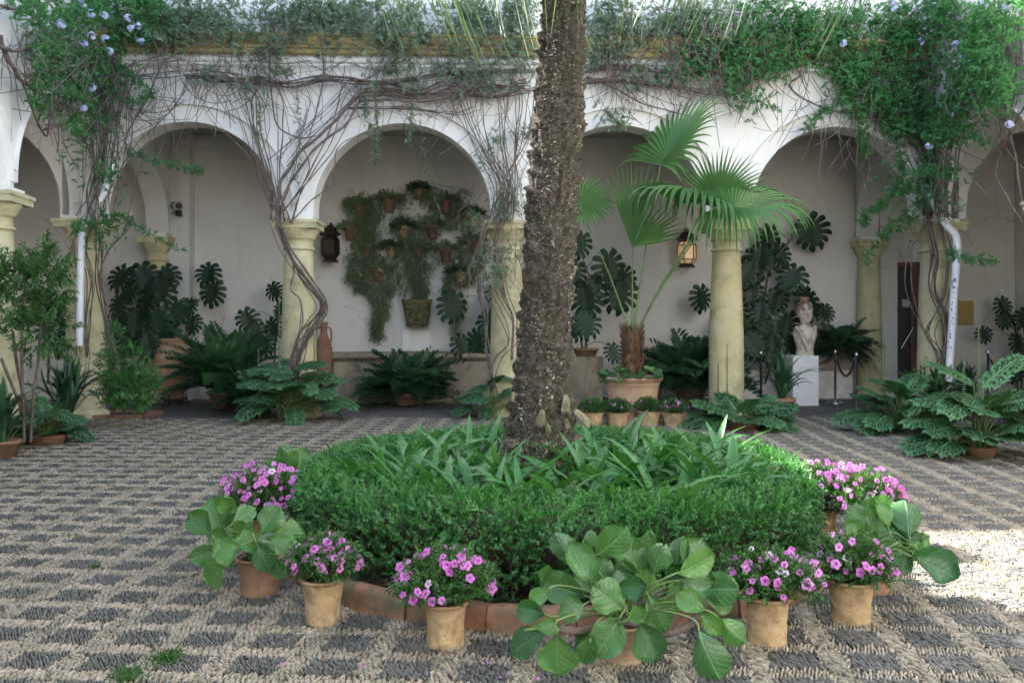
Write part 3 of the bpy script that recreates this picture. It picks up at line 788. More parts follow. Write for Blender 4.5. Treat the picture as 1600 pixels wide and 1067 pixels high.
# ============================================================ PALM
def trunk_row(y): # pixel row -> (centre px, width px)
    T = [(-60,882,70),(0,881,72),(100,877.5,79),(200,871,87),(300,863.5,86),(400,858.5,86),(500,852,88),(560,850,93),(620,846,102),(660,846,112),(700,846,120),(760,845,128),(836,845,134)]
    for (a, c, w), (a2, c2, w2) in zip(T[:-1], T[1:]):
        if y <= a2: f = (y-a)/(a2-a); return c+(c2-c)*f, w+(w2-w)*f
    return T[-1][1:]
palm = empty('palm_tree', at(845, 815, TY), 'tall rough-barked palm trunk rising from the middle of the hedge ring', 'palm tree')
def trunk_axis(z):
    dep = TY*.9994+.3*.0349*TY; y = HZ-(z-EYE)*F/5.8; c, w = trunk_row(max(-60, y)); p = at(c, y, TY)
    ex = max(0, z-4.0); return Vector((p.x+.03*ex, TY, z)), w/2/F*5.82
import mathutils
nz = mathutils.noise
b = MB(); vs = []; na = 96; nzs = 330; z0, z1 = .06, 5.0
def rad(z, w, r):
    v = Vector((math.cos(w)*2.2, math.sin(w)*2.2, z*2.0))
    d = nz.fractal(v*2.6, 1, 2.1, 4)*.020+nz.noise(v*1.2+Vector((5,1,0)))*.014
    # overlapping boot rims
    zz = z*7.5+.8*nz.noise(Vector((math.cos(w)*1.5, math.sin(w)*1.5, z*1.5))); st = zz-math.floor(zz)
    d += .030*(st**1.6)-.014
    cell = math.sin(w*5+math.floor(zz)*2.2); d += .008*cell
    vo = nz.voronoi(Vector((math.cos(w)*r*22, math.sin(w)*r*22, z*17)))[0]; d += .020*min(1, (vo[1]-vo[0])*1.6)-.014
    if z < .95: d += nz.fractal(v*7, 1, 2, 3)*.012
    return r*.93+d
for i in range(nzs):
    z = z0+(z1-z0)*i/(nzs-1); c, r = trunk_axis(z)
    for j in range(na):
        w = 2*PI*j/na; q = rad(z, w, r); vs.append((c.x+q*math.cos(w), c.y+q*math.sin(w), z))
b.add(vs, [(i*na+j, i*na+(j+1) % na, (i+1)*na+(j+1) % na, (i+1)*na+j) for i in range(nzs-1) for j in range(na)], 0, True)
def bark_mat():
    m, nt, bb = new_mat('rough_palm_bark'); v = geo_pos(nt)
    mp = N(nt, 'ShaderNodeMapping'); mp.inputs['Scale'].default_value = (1, 1, 1.5); nt.links.new(v, mp.inputs[0])
    f1 = noise(nt, mp.outputs[0], 30, 6, .75, .6)
    c = mixc(nt, ramp(nt, f1, .40, .66), (.030, .025, .019), (.21, .18, .135))
    c = mixc(nt, mth(nt, 'MULTIPLY', ramp(nt, noise(nt, v, 3.5, 5, .7), .50, .64), .65), c, (.08, .085, .035))
    c = mixc(nt, ramp(nt, noise(nt, mp.outputs[0], 48, 4, .7, .8), .60, .70), c, (.40, .36, .29))
    c = mixc(nt, mth(nt, 'MULTIPLY', ramp(nt, noise(nt, v, 4.5, 4, .6), .62, .68), .35), c, (.13, .06, .035))
    nt.links.new(c, bb.inputs['Base Color']); bb.inputs['Roughness'].default_value = .95
    p = bump(nt, f1, 1, .05, bb); bump(nt, noise(nt, v, 90, 4, .7), .6, .012, bb, p); return m
M['trunk'] = bark_mat()
b.build('trunk', 'trunk', palm)
M['chip'] = leaf_mat('bark_chips', (.04, .034, .024), (.62, .57, .46), .95, 0, 30, attr=True, spec=.1)
def chip(seed):
    r = random.Random(seed); b = MB(); k = 6; top = []; bot = []
    for j in range(k):
        w = 2*PI*j/k; q = r.uniform(.5, 1); top.append((math.cos(w)*q, math.sin(w)*q*.38, .35+r.uniform(-.1, .12))); bot.append((math.cos(w)*q*1.1, math.sin(w)*q*.5, -.3))
    b.add(top+bot, [tuple(range(k))]+[(j, j+k, (j+1) % k+k, (j+1) % k) for j in range(k)]); return b
CH = [tri(chip(i)) for i in range(6)]
n = 11000; pos = np.zeros((n,3)); nr_ = np.zeros((n,3)); va = np.zeros(n); sc = np.zeros(n)
rr = random.Random(31)
for i in range(n):
    z = rr.uniform(.1, 4.3); w = rr.uniform(0, 2*PI) ; c, r = trunk_axis(z); q = rad(z, w, r)
    pos[i] = (c.x+q*math.cos(w), c.y+q*math.sin(w), z); nr_[i] = (math.cos(w), math.sin(w), -.25)
    patch = nz.noise(Vector((math.cos(w)*1.1, math.sin(w)*1.1, z*2.6)))
    va[i] = min(1, max(0, rr.uniform(-.25, .74)+.42*patch-(.45 if z < .72 else 0)*rr.random())); sc[i] = rr.uniform(.003, .006)*rr.choice((1,1,1.5,2.1))*(1.25 if patch > .15 else .9)
    if patch < -.22 and rr.random() < .6: sc[i] *= .5
T_ = np.cross(nr_, np.array([0,0,1.0])[None])+RS.normal(size=(n,3))*.35
D_ = np.cross(nr_, T_); bake('bark_chips', CH, pos, D_, nr_+RS.normal(size=(n,3))*.35, sc, 'chip', palm, va)
# root fibre mass at the foot
n = 3500; pos = np.zeros((n,3)); nr_ = np.zeros((n,3))
for i in range(n):
    z = .08+.62*rr.random(); w = rr.uniform(0, 2*PI); c, r = trunk_axis(z); q = r*.97+rr.uniform(-.01, .018)
    pos[i] = (c.x+q*math.cos(w), c.y+q*math.sin(w), z); nr_[i] = (math.cos(w), math.sin(w), 0)
bake('root_fibres', tri(small_leaf(1, .22)), pos, nr_*.5+dirs(n, -.6), nr_, RS.uniform(.02, .045, n), 'chip', palm, RS.rand(n)*.5)
# broken leaf bases near the foot
M['boot'] = stone_mat('pale_leaf_base', (.13, .115, .06), (.31, .28, .19), 9, 70, .95, .9, .01, (.13, .14, .05), 6, (.5, .65), False)
def boot(px, py, s, d, z_off=.03):
    s *= .78
    """cut-off leaf stalk base: flattened tapering slab ending in ragged fibres"""
    p = at(px, py, TY); c, r = trunk_axis(p.z); dx = p.x-c.x; w = math.asin(max(-.98, min(.98, dx/r))); q = Vector((c.x+r*math.sin(w), c.y-r*math.cos(w), p.z)); nn_ = Vector((math.sin(w), -math.cos(w), .1))
    B = basis(d, nn_); r_ = random.Random(int(px)); b = MB(); k = 11; vs = []
    for i in range(k):
        u = i/(k-1)*2-1; jag = r_.uniform(-.1, .45); rd = .16+.05*math.sin(i*2.1)
        for y, wd, h in ((-.62, .42, .0), (-.55, .50, .28), (-.25, .68, .36), (.1, .80, .30), (.4, .95, .20), (.55+jag*.3, 1.0, .12), (.7+jag, 1.08, .02)):
            vs.append(q+nn_*z_off+B @ Vector((u*wd*.55*s, (y-.12*(1-u*u)*(y < 0))*s, (h*(1-.75*u*u)+rd*.25*(1 if i % 2 else -1)*(y > -.3))*s)))
    b.add(vs, [(i*7+j, i*7+j+1, (i+1)*7+j+1, (i+1)*7+j) for i in range(k-1) for j in range(6)], 0, False)
    for i in range(10):
        u = r_.uniform(-1, 1); o = q+nn_*z_off; l = r_.uniform(.05, .4)
        b.tube([o+B @ Vector((u*.5*s, .35*s, .1*s)), o+B @ Vector((u*.62*s, (.7+l*.5)*s, .02*s)), o+B @ Vector((u*.7*s, (.8+l)*s, -.1*s))], [.05*s, .035*s, .01*s], 4)
    b.build('leaf_base', 'boot', palm)
boot(842, 645, .085, (-.15, 0, -1)); boot(851, 662, .05, (.2, 0, -1)); boot(893, 648, .11, (.9, -.1, -.75), .05); boot(875, 625, .09, (.05, 0, -1)); boot(806, 616, .05, (-.3, 0, -1)); boot(877, 655, .05, (.3, 0, -1))
# crown: fan leaves whose tips hang into the picture
FANH = [fan_leaf(100+i, 15, 55, .45, .8, .02, 1.0).mesh('frond', 'palmdry') for i in range(3)]
ctop, _ = trunk_axis(4.95)
tips = [(595, 10, 6.6), (690, 30, 5.4), (812, 50, 6.5), (1085, 5, 5.2), (1165, 8, 6.5), (1375, 2, 5.6), (560, -60, 4.6), (820, -90, 3.9), (1000, -80, 4.0), (1200, -60, 4.2), (700, -60, 8)]
for i, (px, py, Y) in enumerate(tips):
    tp = at(px, py, Y); h = Vector((tp.x-ctop.x, tp.y-ctop.y, 0)); hl = h.length; h.normalize()
    L = .95
    hast = tp+Vector((0, 0, 1.10))-h*.35
    pet = spline([Vector((ctop.x, ctop.y, 4.8+.1*(i % 3))), (Vector((ctop.x, ctop.y, 5.0))+hast)*.5+Vector((0, 0, .35)), hast], 5)
    bb = MB(); bb.tube(pet, [.02]*len(pet), 5, cap=False); bb.build('petiole', 'stemg', palm)
    place('frond', FANH[i % 3], palm, hast, (h*.85+Vector((0, 0, -.62))).normalized(), (h*.6+Vector((0, 0, 1))).normalized(), L)
for i in range(9):
    w = 2*PI*i/9+.2; h = Vector((math.cos(w), math.sin(w), 0)); hast = Vector((ctop.x, ctop.y, 5.6))+h*.9+Vector((0, 0, .4*(i % 2)))
    bb = MB(); bb.tube([Vector((ctop.x, ctop.y, 4.9)), hast], .02, 5, cap=False); bb.build('petiole', 'stemg', palm)
    place('frond', FANH[i % 3], palm, hast, (h+Vector((0, 0, .3))).normalized(), UP, 1.0)

# ============================================================ POTTED PLANTS ROUND THE BED
def pot_mesh(rt, rb, h, seed, rim=.012, ridges=True):
    r = random.Random(seed); b = MB(); prof = [(0, .0), (rb*.9, 0), (rb, .006)]; ph = r.uniform(0, 6)
    for i in range(1, 15):
        t = i/15; flare = rb+(rt-rb)*(t**1.5*.6+.4*t); prof.append((flare+.0012*math.sin(t*19+ph)+(.0016 if ridges and i in (4, 9) else 0)-.006*math.sin(PI*t), h*t*.93))
    prof += [(rt, h*.935), (rt+rim, h*.95), (rt+rim, h*.985), (rt+rim*.6, h), (rt-.008, h), (rt-.012, h*.93), (0, h*.90)]
    b.lathe(prof, 36, wob=.006, cap=False); return b.mesh('pot', 'terra')
def hole(parent, p, r):
    pass
def petunia_plant(name, px, py_base, wpx_rim, wpx_b, hpx, label, mat='terra', nfl=34, dome=(.22, .20), seed=0, flowers=None, Yc=None, group='pots of pink petunias round the hedge', bias=(0, 0)):
    rr = random.Random(seed); q = gr(px, py_base); Y = q.y; s = Y/F
    rb = wpx_b*s/2; rt = wpx_rim*s/2-.012; h = hpx*s; p = Vector((q.x, q.y+rb*.9, 0))
    r = empty(name, p, label, 'potted plant', group)
    me = pot_mesh(rt, rb, h, seed); me.materials[0] = M[mat]
    o = bpy.data.objects.new('pot', me); COL.objects.link(o); o.parent = r; o.rotation_euler.z = rr.uniform(0, 6)
    o2 = MB().lathe([(0, .02), (rt-.014, 0)], 20, (p.x, p.y, h*.92), cap=False).build('soil', 'soil', r)
    # foliage dome
    n = 760; w = RS.rand(n)*2*PI; ph = np.arccos(RS.rand(n)*1.0); k = RS.rand(n)**.45
    R0, H0 = dome; bx, by = bias
    pos = np.stack([p.x+bx*.3+R0*k*np.sin(ph)*np.cos(w)*.95, p.y+R0*k*np.sin(ph)*np.sin(w)*.9, h+.03+H0*k*np.cos(ph)*.85], 1)
    D = pos-np.array([p.x, p.y, h-.03])+RS.normal(size=(n,3))*.08
    bake('foliage', PSPR, pos, D, dirs(n, 1), RS.uniform(.045, .08, n), 'petleaf', r, np.clip(.2+.6*RS.rand(n), 0, 1))
    st = MB()
    fl = flowers or []
    for i in range(nfl):
        w = rr.uniform(0, 2*PI); c = rr.uniform(.10, .97)**.75
        e = Vector((math.cos(w)*math.sin(math.acos(c)), math.sin(w)*math.sin(math.acos(c)), c))
        if e.y > .5 and rr.random() < .5: e.y = -e.y
        fp = p+Vector((bx, by, h+.02))+Vector((e.x*R0*1.12, e.y*R0*1.05, e.z*H0*1.12))*rr.uniform(.93, 1.12)
        fl.append((fp, e))
    for fp, e in fl:
        d = (e*.45+Vector((rr.uniform(-.6, .6), -.75+rr.uniform(-.4, .3), .55+rr.uniform(-.35, .5)))).normalized()
        side = d.orthogonal(); sz = rr.choice((.014, .018, .021, .024, .026))*rr.uniform(.92,1.08)
        me = FLOWER_P if rr.random() < .08 else FLOWER
        o = place('flower', me, r, fp, side, d, (sz*rr.uniform(.7, 1), sz*rr.uniform(.75, 1.05), sz*rr.choice((.6, .9, 1.3, 2.2))))
        st.tube([fp-d*sz*.7, (fp-d*sz*.7)*.6+(p+Vector((0, 0, h+.05)))*.4, p+Vector((e.x*.05, e.y*.05, h))], .0016, 3, cap=False)
    bd = MB()
    for i in range(nfl//3):
        w = rr.uniform(0, 2*PI); e = Vector((math.cos(w)*.9, math.sin(w)*.8, rr.uniform(.1, 1))).normalized(); q = p+Vector((bx+e.x*R0*1.08, by+e.y*R0, h+.03+e.z*H0*1.05)); bd.tube([q-e*.012, q, q+e*.012+Vector((0,0,.004)), q+e*.022], [.0015, .0045, .004, .001], 5)
    bd.build('buds', 'petal', r, 'stuff'); st.build('stems', 'stemg', r, 'stuff')
    return r
PSPR = [tri(sprig(8, 1, .42, .42, .02, .3, 60+i, 50)) for i in range(3)]
petunia_plant('potted_petunia', 500, 981, 76, 54, 73, 'pink petunias in a ribbed ochre pot beside the brown pot at the left front', seed=1, dome=(.155, .15), nfl=62)
petunia_plant('potted_petunia', 695, 1019, 75, 60, 73, 'pink petunias in the frontmost ochre pot, leaning on the terracotta edging', seed=2, dome=(.215, .19), nfl=44)
petunia_plant('potted_petunia', 1208, 1014, 78, 62, 78, 'pink petunias in an orange-brown pot, right beside the big broad-leaved plant', seed=3, dome=(.205, .16), nfl=52, bias=(.02, 0))
petunia_plant('potted_petunia', 1341, 980, 80, 62, 70, 'pink petunias in a smooth ochre pot, rightmost in the front row', seed=4, dome=(.195, .165), nfl=36)
petunia_plant('potted_petunia', 1290, 843, 56, 44, 46, 'bright pink petunias in an orange pot tucked against the right side of the hedge', seed=5, dome=(.27, .26), nfl=80, bias=(.05, 0))
petunia_plant('potted_petunia', 1360, 855, 54, 44, 46, 'mass of sunlit pink petunias behind the broad-leaved plant on the right', seed=6, dome=(.24, .27), nfl=84)
petunia_plant('potted_petunia', 405, 872, 62, 50, 60, 'pink petunias behind the broad-leaved plant on the left', 'terra_dark', seed=7, dome=(.27, .27), nfl=110)

def leafP(parent, me, px, py, Y, size, ang, tilt=0, roll=0, wid=1.0, name='leaf', anchor=.5, lean=0):
    c = at(px, py, Y); s = size*Y/F; a = R(ang)
    d = (RT*math.cos(a)+UP*math.sin(a)+FW*tilt).normalized(); nn_ = (-FW+RT*roll+UP*lean)
    p = c-d*s*anchor
    o = place(name, me, parent, p, d, nn_, (s*wid, s, s)); return p, d
def broad_plant(label, px, py_base, wrim, wb, hpx, mat, leaves, cpx, cpy, seed, spread=.25, trunks=(), cover=0):
    rr = random.Random(seed); q = gr(px, py_base); s = q.y/F; rb = wb*s/2; rt = wrim*s/2-.012; h = hpx*s; p = Vector((q.x, q.y+rb*.9, 0))
    r = empty('potted_broad_leaf_plant', p, label, 'potted plant', 'potted broad-leaved plants round the hedge')
    me = pot_mesh(rt, rb, h, seed, .008); me.materials[0] = M[mat]; o = bpy.data.objects.new('pot', me); COL.objects.link(o); o.parent = r
    MB().lathe([(0, .02), (rt-.014, 0)], 20, (p.x, p.y, h*.92), cap=False).build('soil', 'soil', r)
    crown = p+Vector((0, 0, h+.05)); st = MB()
    for i, (x, y, L, a) in enumerate(leaves):
        cc = at(x, y, p.y); up = (cc.z-crown.z); dx = cc.x-crown.x
        Y = p.y-.02+spread*(up*1.1)-.10*(1 if up < .02 else 0)+rr.uniform(-.06, .06)-(.13 if i % 3 == 0 else 0)
        tl = rr.uniform(-.65, .3) if up > 0 else rr.uniform(-.6, -.1)
        b0, d = leafP(r, BERG[(i*3+seed) % 14], x, y, Y, L*(1.16 if seed == 1 else 1.04), a, tl, rr.uniform(-.4, .4), rr.uniform(.95, 1.30), lean=rr.uniform(0, .9))
        mid = b0-d*.05; st.tube(spline([b0+d*.01, mid, (mid+crown)*.5+Vector((0, 0, .02)), crown+Vector((dx*.2, 0, -.02))], 3), .0045, 5, cap=False)
    for tr in trunks:
        pts = [at(*t) for t in tr]; t_ = MB(); t_.tube(spline([p+Vector((0, 0, h))]+pts, 4), .017, 8); t_.build('woody_stem', 'vine', r)
    st.build('leaf_stalks', 'stemg', r, 'stuff'); return r
L0 = [(520,330,230,110),(420,240,190,120),(575,210,110,80),(690,215,200,40),(405,480,230,160),(290,390,100,150),(260,515,105,200),(200,615,155,170),(185,795,200,200),(365,880,205,270),(630,380,160,70),(785,380,150,95),(690,535,220,140),(835,270,210,110),(930,250,180,100),(985,310,170,80),(1040,500,250,5),(985,620,190,300),(690,770,225,230),(915,790,190,290),(555,850,150,250),(870,645,115,30),(1120,260,140,80),(1220,280,190,60),(1230,330,220,20),(1240,430,200,0),(1365,480,220,10),(1200,560,160,150),(1325,690,150,320),(1460,735,180,325),(1300,880,235,290),(1365,550,160,-10),(545,770,125,210),(820,470,150,10),(770,290,100,60),(1085,400,150,60),(470,600,130,190),(760,450,140,100),(900,440,140,60),(620,470,130,120),(1100,480,120,40),(540,430,150,140),(300,720,120,10)]
broad_plant('large sprawling broad-leaved plant with woody stems in a small pot, front centre', 982, 1043, 66, 50, 62, 'terra_pale', [(780+x/4, 800+y/4, s/4, a) for x, y, s, a in L0], 0, 0, 1, .3,
            trunks=[[(940,975,3.55),(905,985,3.5),(872,982,3.48)], [(1035,990,3.6),(1070,980,3.62),(1095,960,3.64)], [(950,950,3.62),(925,930,3.66)], [(1000,945,3.64),(1040,925,3.70)]])
L1 = [(85,430,190,140),(165,400,240,115),(225,310,170,100),(310,375,150,40),(315,465,170,60),(110,590,200,195),(215,575,180,200),(455,400,210,60),(560,470,190,15),(420,600,200,300),(370,560,190,-20),(400,500,190,30),(500,530,150,-5),(150,700,190,230),(230,635,70,270),(500,660,130,285),(240,400,160,95),(270,380,130,80),(340,520,160,120),(260,500,170,150),(180,500,150,160)]
broad_plant('broad-leaved plant in an aged brown pot at the left of the hedge', 399, 936, 78, 60, 60, 'terra_dark', [(300+(x-25)/3.557, 700+y/3.557, s/4.5, a) for x, y, s, a in L1], 0, 0, 2)
L2 = [(740,310,180,120),(780,230,120,80),(860,230,130,55),(880,280,130,100),(880,330,170,60),(890,380,150,40),(1000,310,200,85),(1040,440,230,-30),(920,410,160,-10),(1120,550,230,-25),(960,510,150,-20),(760,385,150,160),(820,330,160,90),(1010,410,140,10),(1090,490,130,-10),(720,360,120,150),(850,430,140,170),(940,360,150,60),(870,470,140,200)]
broad_plant('broad-leaved plant in an olive pot behind the rightmost petunias', 1374, 932, 64, 50, 56, 'terra_dark', [(1120+x/3.334, 720+y/3.334, s/3.8, a) for x, y, s, a in L2], 0, 0, 3)
L3 = [(450,725,46,110),(462,745,44,100),(438,735,38,150),(470,722,40,80),(475,765,40,60),(455,765,36,140),(440,752,30,170)]
broad_plant('broad-leaved plant half hidden behind the left side of the hedge', 478, 815, 50, 40, 40, 'terra_dark', L3, 0, 0, 4)

# petals and small leaves fallen on the paving
n = 420; ww = RS.rand(n)*2*PI; rr_ = 1.95+np.abs(RS.normal(size=n))*.5
P_ = np.stack([RC.x+rr_*np.cos(ww), RC.y+rr_*np.sin(ww)*.98, np.full(n, .022)], 1)
nn_ = dirs(n, 3.0)
bake('fallen_leaves', tri(small_leaf(1, .5)), P_[:300], dirs(300, 0)*np.array([1,1,.1]), nn_[:300], RS.uniform(.012, .034, 300), 'fibre', None)
bake('fallen_petals', tri(small_leaf(1, .8)), P_[300:], dirs(n-300, 0)*np.array([1,1,.1]), nn_[300:], RS.uniform(.014, .026, n-300), 'petal', None)
n = 260; P_ = np.stack([RS.uniform(-5, 6.5, n), RS.uniform(4, 12.4, n), np.full(n, .022)], 1); P_ = P_[(P_[:,0]-RC.x)**2+(P_[:,1]-RC.y)**2 > 4]; n = len(P_)
bake('fallen_leaves', tri(small_leaf(1, .5)), P_, dirs(n, 0)*np.array([1,1,.1]), dirs(n, 3), RS.uniform(.015, .05, n), 'fibre', None)
# ============================================================ GALLERY OBJECTS
Y_W = 15.95
# stone trough
tr = empty('stone_trough', (-1.2, 15.2, 0), 'long low sandstone water trough against the gallery wall', 'trough')
xa, xb = at(515, 560, 15.1).x, at(812, 560, 15.1).x
b = MB(); b.box((xa+.06,15.12,.05),(xb-.06,15.90,.74)); b.box((xa,15.06,0),(xb,15.93,.05)); b.build('basin', 'trough', tr)
b = MB(); y0 = 15.03
prof = [(.10,.74),(.06,.77),(.0,.80),(-.03,.83),(-.03,.88),(0,.90),(.2,.90)]
vs = [(x, 15.10+q, z) for x in (xa-.03, xb+.03) for q, z in prof]; k = len(prof)
b.add(vs, [(i, k+i, k+i+1, i+1) for i in range(k-1)]); b.add(vs, [tuple(range(k)), tuple(range(k, 2*k))[::-1]])
b.box((xa-.03,15.30,.78),(xb+.03,15.93,.90)); b.build('rim', 'trough', tr)
b = MB(); b.box((xa-.02,15.10,.10),(xb+.02,15.119,.17)); b.build('plinth_band', 'trough', tr)
# amphora on the left end
def turned(name, label, cat, px, py_base, ytop, Y, prof, mat, handles=(), sq=1, group=None, zbase=None):
    p = at(px, py_base, Y); s = Y/F; z0 = p.z if zbase is None else zbase
    r = empty(name, (p.x, Y, z0), label, cat, group); H = (at(px, ytop, Y).z-z0)
    MB().lathe([(q*s, z*H) for q, z in prof], 32, (p.x, Y, z0), wob=.012).build('body', mat, r)
    for sx in handles:
        q0, z1, q1, z2 = handles[sx] if isinstance(handles, dict) else (0,0,0,0)
    if handles:
        for sx in (-1, 1):
            pts = [Vector((p.x+sx*q*s, Y, z0+z*H)) for q, z in handles]
            MB().tube(spline(pts, 5), .018, 7).build('handle', mat, r)
    return r
amph = [(.1,0),(5,0),(6,.03),(8,.12),(12,.35),(14.5,.55),(14,.68),(10,.78),(6.5,.84),(5.5,.88),(5.5,.95),(7,.97),(7,1),(4,1),(4,.9)]
turned('amphora', 'tall slim red clay amphora standing left of the stone trough', 'amphora', 506, 640, 503, 15.0, [(q*.92,z) for q,z in amph], 'terra_red', [(5.5,.93),(10,.92),(11.5,.84),(11,.75)], zbase=0)
turned('amphora', 'small two-handled ochre amphora behind the big palm pot', 'amphora', 1021, 640, 542, 14.6, [(q*1.15,z) for q,z in amph], 'urn', [(6,.93),(13,.91),(14.5,.83),(13,.75)], zbase=0)
turned('urn', 'large round-bellied clay storage urn standing below the left monstera', 'urn', 271, 620, 529, 14.7,
       [(.1,0),(13,0),(14,.05),(20,.22),(26,.42),(28.5,.60),(27,.74),(21,.86),(17.5,.91),(17,.94),(20,.965),(20,1),(16,1),(15.5,.93)], 'urn', zbase=.10)
b = MB(); c = at(271, 600, 14.7)
for w in (.5, 2.6, 4.7): b.tube([(c.x+.2*math.cos(w),14.7+.2*math.sin(w),.20),(c.x+.24*math.cos(w),14.7+.24*math.sin(w),.008)], .012, 6)
b.tube([(c.x+.21*math.cos(2*PI*i/20),14.7+.21*math.sin(2*PI*i/20),.135) for i in range(21)], .012, 5); o = b.build('urn_stand', 'iron'); tag(o, 'low iron stand under the round clay urn', 'stand')
# clay cube pedestal with monstera pot right of the palm trunk
p0 = at(888, 600, 13.9); p1 = at(936, 600, 13.9); zt = at(900, 557, 13.9).z
o = MB().lathe([(.1,0),(.30,0),(.315,.02),(.32,.5),(.335,zt-.05),(.335,zt),(.1,zt)], 4, ((p0.x+p1.x)/2,13.9,0), smooth=False).build('clay_pedestal', 'trough'); tag(o, 'square rough clay pedestal between the palm trunk and the big palm pot', 'pedestal')
# carved mask planter and plaque on the wall
m = empty('mask_planter', at(652, 511, 15.8), 'mossy carved stone planter with a mask face on the wall above the trough', 'planter')
c = at(652, 511, 15.72); s = 15.72/F
b = MB(); b.lathe([(.1,0),(16*s,0),(17*s,4*s),(20*s,20*s),(22*s,36*s),(23.5*s,38*s),(24*s,43*s),(21*s,43*s),(20*s,38*s)], 28, c, sq=.75, wob=.02); b.build('body', 'moss', m)
b = MB()
for dx, dz, sx, sz, d in ((0,22,3,5,.05),(-6,28,3,1.6,.035),(6,28,3,1.6,.035),(0,13,5,2,.04),(-14,30,4,4,.03),(14,30,4,4,.03),(-9,10,3,6,.03),(9,10,3,6,.03),(-7,23.5,2.2,1.5,.03),(7,23.5,2.2,1.5,.03),(0,6,4,3,.035),(-10,18,3,3,.03),(10,18,3,3,.03),(-17,22,2.5,3,.0),(17,22,2.5,3,.0)):
    q = Vector((c.x+dx*s, c.y-math.sqrt(max(0, 1-(dx/22)**2))*20*s*.75-.01, c.z+dz*s)); vs = []
    for i in range(5):
        for j in range(8):
            a = PI*i/4; w = 2*PI*j/8; vs.append(q+Vector((math.sin(a)*math.cos(w)*sx*s, -math.cos(a)*(d+.01), math.sin(a)*math.sin(w)*sz*s)))
    b.add(vs, [(i*8+j, i*8+(j+1) % 8, (i+1)*8+(j+1) % 8, (i+1)*8+j) for i in range(4) for j in range(8)], 0, True)
b.build('mask_face', 'moss', m)
a0, a1 = at(629, 548, 15.93), at(672, 516, 15.93)
b = MB(); b.box((a0.x,15.90,a0.z),(a1.x,15.948,a1.z)); o = b.build('wall_plaque', 'white'); tag(o, 'plain pale square plaque on the wall below the mask planter', 'plaque')
# recessed panels on the gallery wall (flush hatches)
for (x0,y0,x1,y1,l) in ((1006,519,1045,560,'flat painted wall hatch behind the small two-handled amphora'),(1292,457,1322,520,'tall flat painted wall hatch above the fern planter')):
    q0, q1 = at(x0,y1,15.94), at(x1,y0,15.94); o = MB().box((q0.x,15.93,q0.z),(q1.x,15.9485,q1.z)).build('wall_hatch','inner'); tag(o, l, 'hatch')
q0, q1 = at(1498,508,15.93), at(1521,470,15.93); o = MB().box((q0.x,15.92,q0.z),(q1.x,15.9485,q1.z)).build('wall_sign','brass'); tag(o, 'small square ochre panel on the right gallery wall', 'sign')
# white dado ledge behind the stanchions
q0, q1 = at(1100,640,15.6), at(1330,578,15.6)
o = MB().box((q0.x,15.55,0),(q1.x,15.949,q1.z-.03)).box((q0.x-.02,15.52,q1.z-.028),(q1.x+.02,15.949,q1.z)).build('wall_bench','white'); tag(o, 'low white masonry bench along the wall behind the rope barrier', 'bench')
# doorway
d = empty('doorway', at(1420, 615, 15.9), 'dark wooden door frame with a half glazed door standing open', 'door')
x0, x1 = at(1393,600,15.9).x, at(1450,600,15.9).x; zt = at(1400,410,15.9).z
b = MB(); b.box((x0,15.86,0),(x0+.09,15.948,zt)); b.box((x1-.07,15.86,0),(x1,15.948,zt)); b.box((x0+.09,15.862,zt-.09),(x1-.07,15.948,zt)); b.build('frame','wood',d)
b = MB(); b.box((x0+.09,15.90,.0),(x1-.07,15.947,zt-.09)); b.build('opening_dark_sheet','black',d)  # black sheet on the wall stands in for the darkness inside the doorway
b = MB(); xm = x0+(x1-x0)*.50
b.box((xm,15.865,.02),(x1-.08,15.895,.9)); b.box((xm,15.865,1.75),(x1-.08,15.895,zt-.1)); b.box((xm,15.865,.9),(xm+.06,15.895,1.75)); b.build('door_leaf','wood',d)
b = MB(); b.box((x0+.2,15.872,1.75),(xm-.02,15.892,1.90)); b.build('door_notice','pvc',d)
b = MB(); b.tube([(x0+.17,15.86,.95),(xm+.05,15.86,1.35)],.012,6); b.build('push_bar','chrome',d)
# stanchions and ropes
def stanchion(px, pyb, pyt, label):
    q = gr(px, pyb); s = q.y/F; h = at(px, pyt, q.y).z; r = empty('rope_stanchion', q, label, 'barrier post', 'steel rope barrier posts')
    MB().lathe([(0,0),(.16,0),(.165,.012),(.15,.03),(.03,.04),(0,.04)], 24, (q.x,q.y,0.008), cap=False).build('foot','chrome',r)
    MB().lathe([(.02,.04),(.02,h-.05),(.03,h-.045),(.03,h-.03),(.022,h-.02),(.03,h-.005),(.02,h),(0,h+.004)], 16, (q.x,q.y,0), cap=False).build('post','chrome',r)
    return Vector((q.x, q.y, h-.06))
a = stanchion(1189, 636, 549, 'steel barrier post left of the white pedestal'); b_ = stanchion(1305, 631, 547, 'steel barrier post right of the white pedestal'); c_ = stanchion(1338, 644, 551, 'steel barrier post standing nearest the shaded wall column')
d1 = stanchion(1544, 640, 548, 'steel barrier post left of the two at the right edge'); d2 = stanchion(1590, 640, 552, 'steel barrier post at the far right edge')
def rope(p, q, sag, label):
    pts = [p+(q-p)*t+Vector((0, 0, -sag*4*t*(1-t))) for t in [i/14 for i in range(15)]]
    r = empty('barrier_rope', p, label, 'rope'); MB().tube(pts[1:-1], .018, 8).build('cord','rope',r)
    for e in (pts[:2], pts[-2:]): MB().tube(e, .012, 6).build('hook','chrome',r)
rope(a+Vector((0,-.03,-.05)), b_+Vector((0,-.03,-.05)), .18, 'dark red barrier rope passing in front of the white pedestal')
rope(b_+Vector((.02,0,-.08)), c_+Vector((0,0,0)), .32, 'short dark red rope looped between two barrier posts by the wall column')
rope(d1, d2, .3, 'dark red rope between the two barrier posts at the right edge')
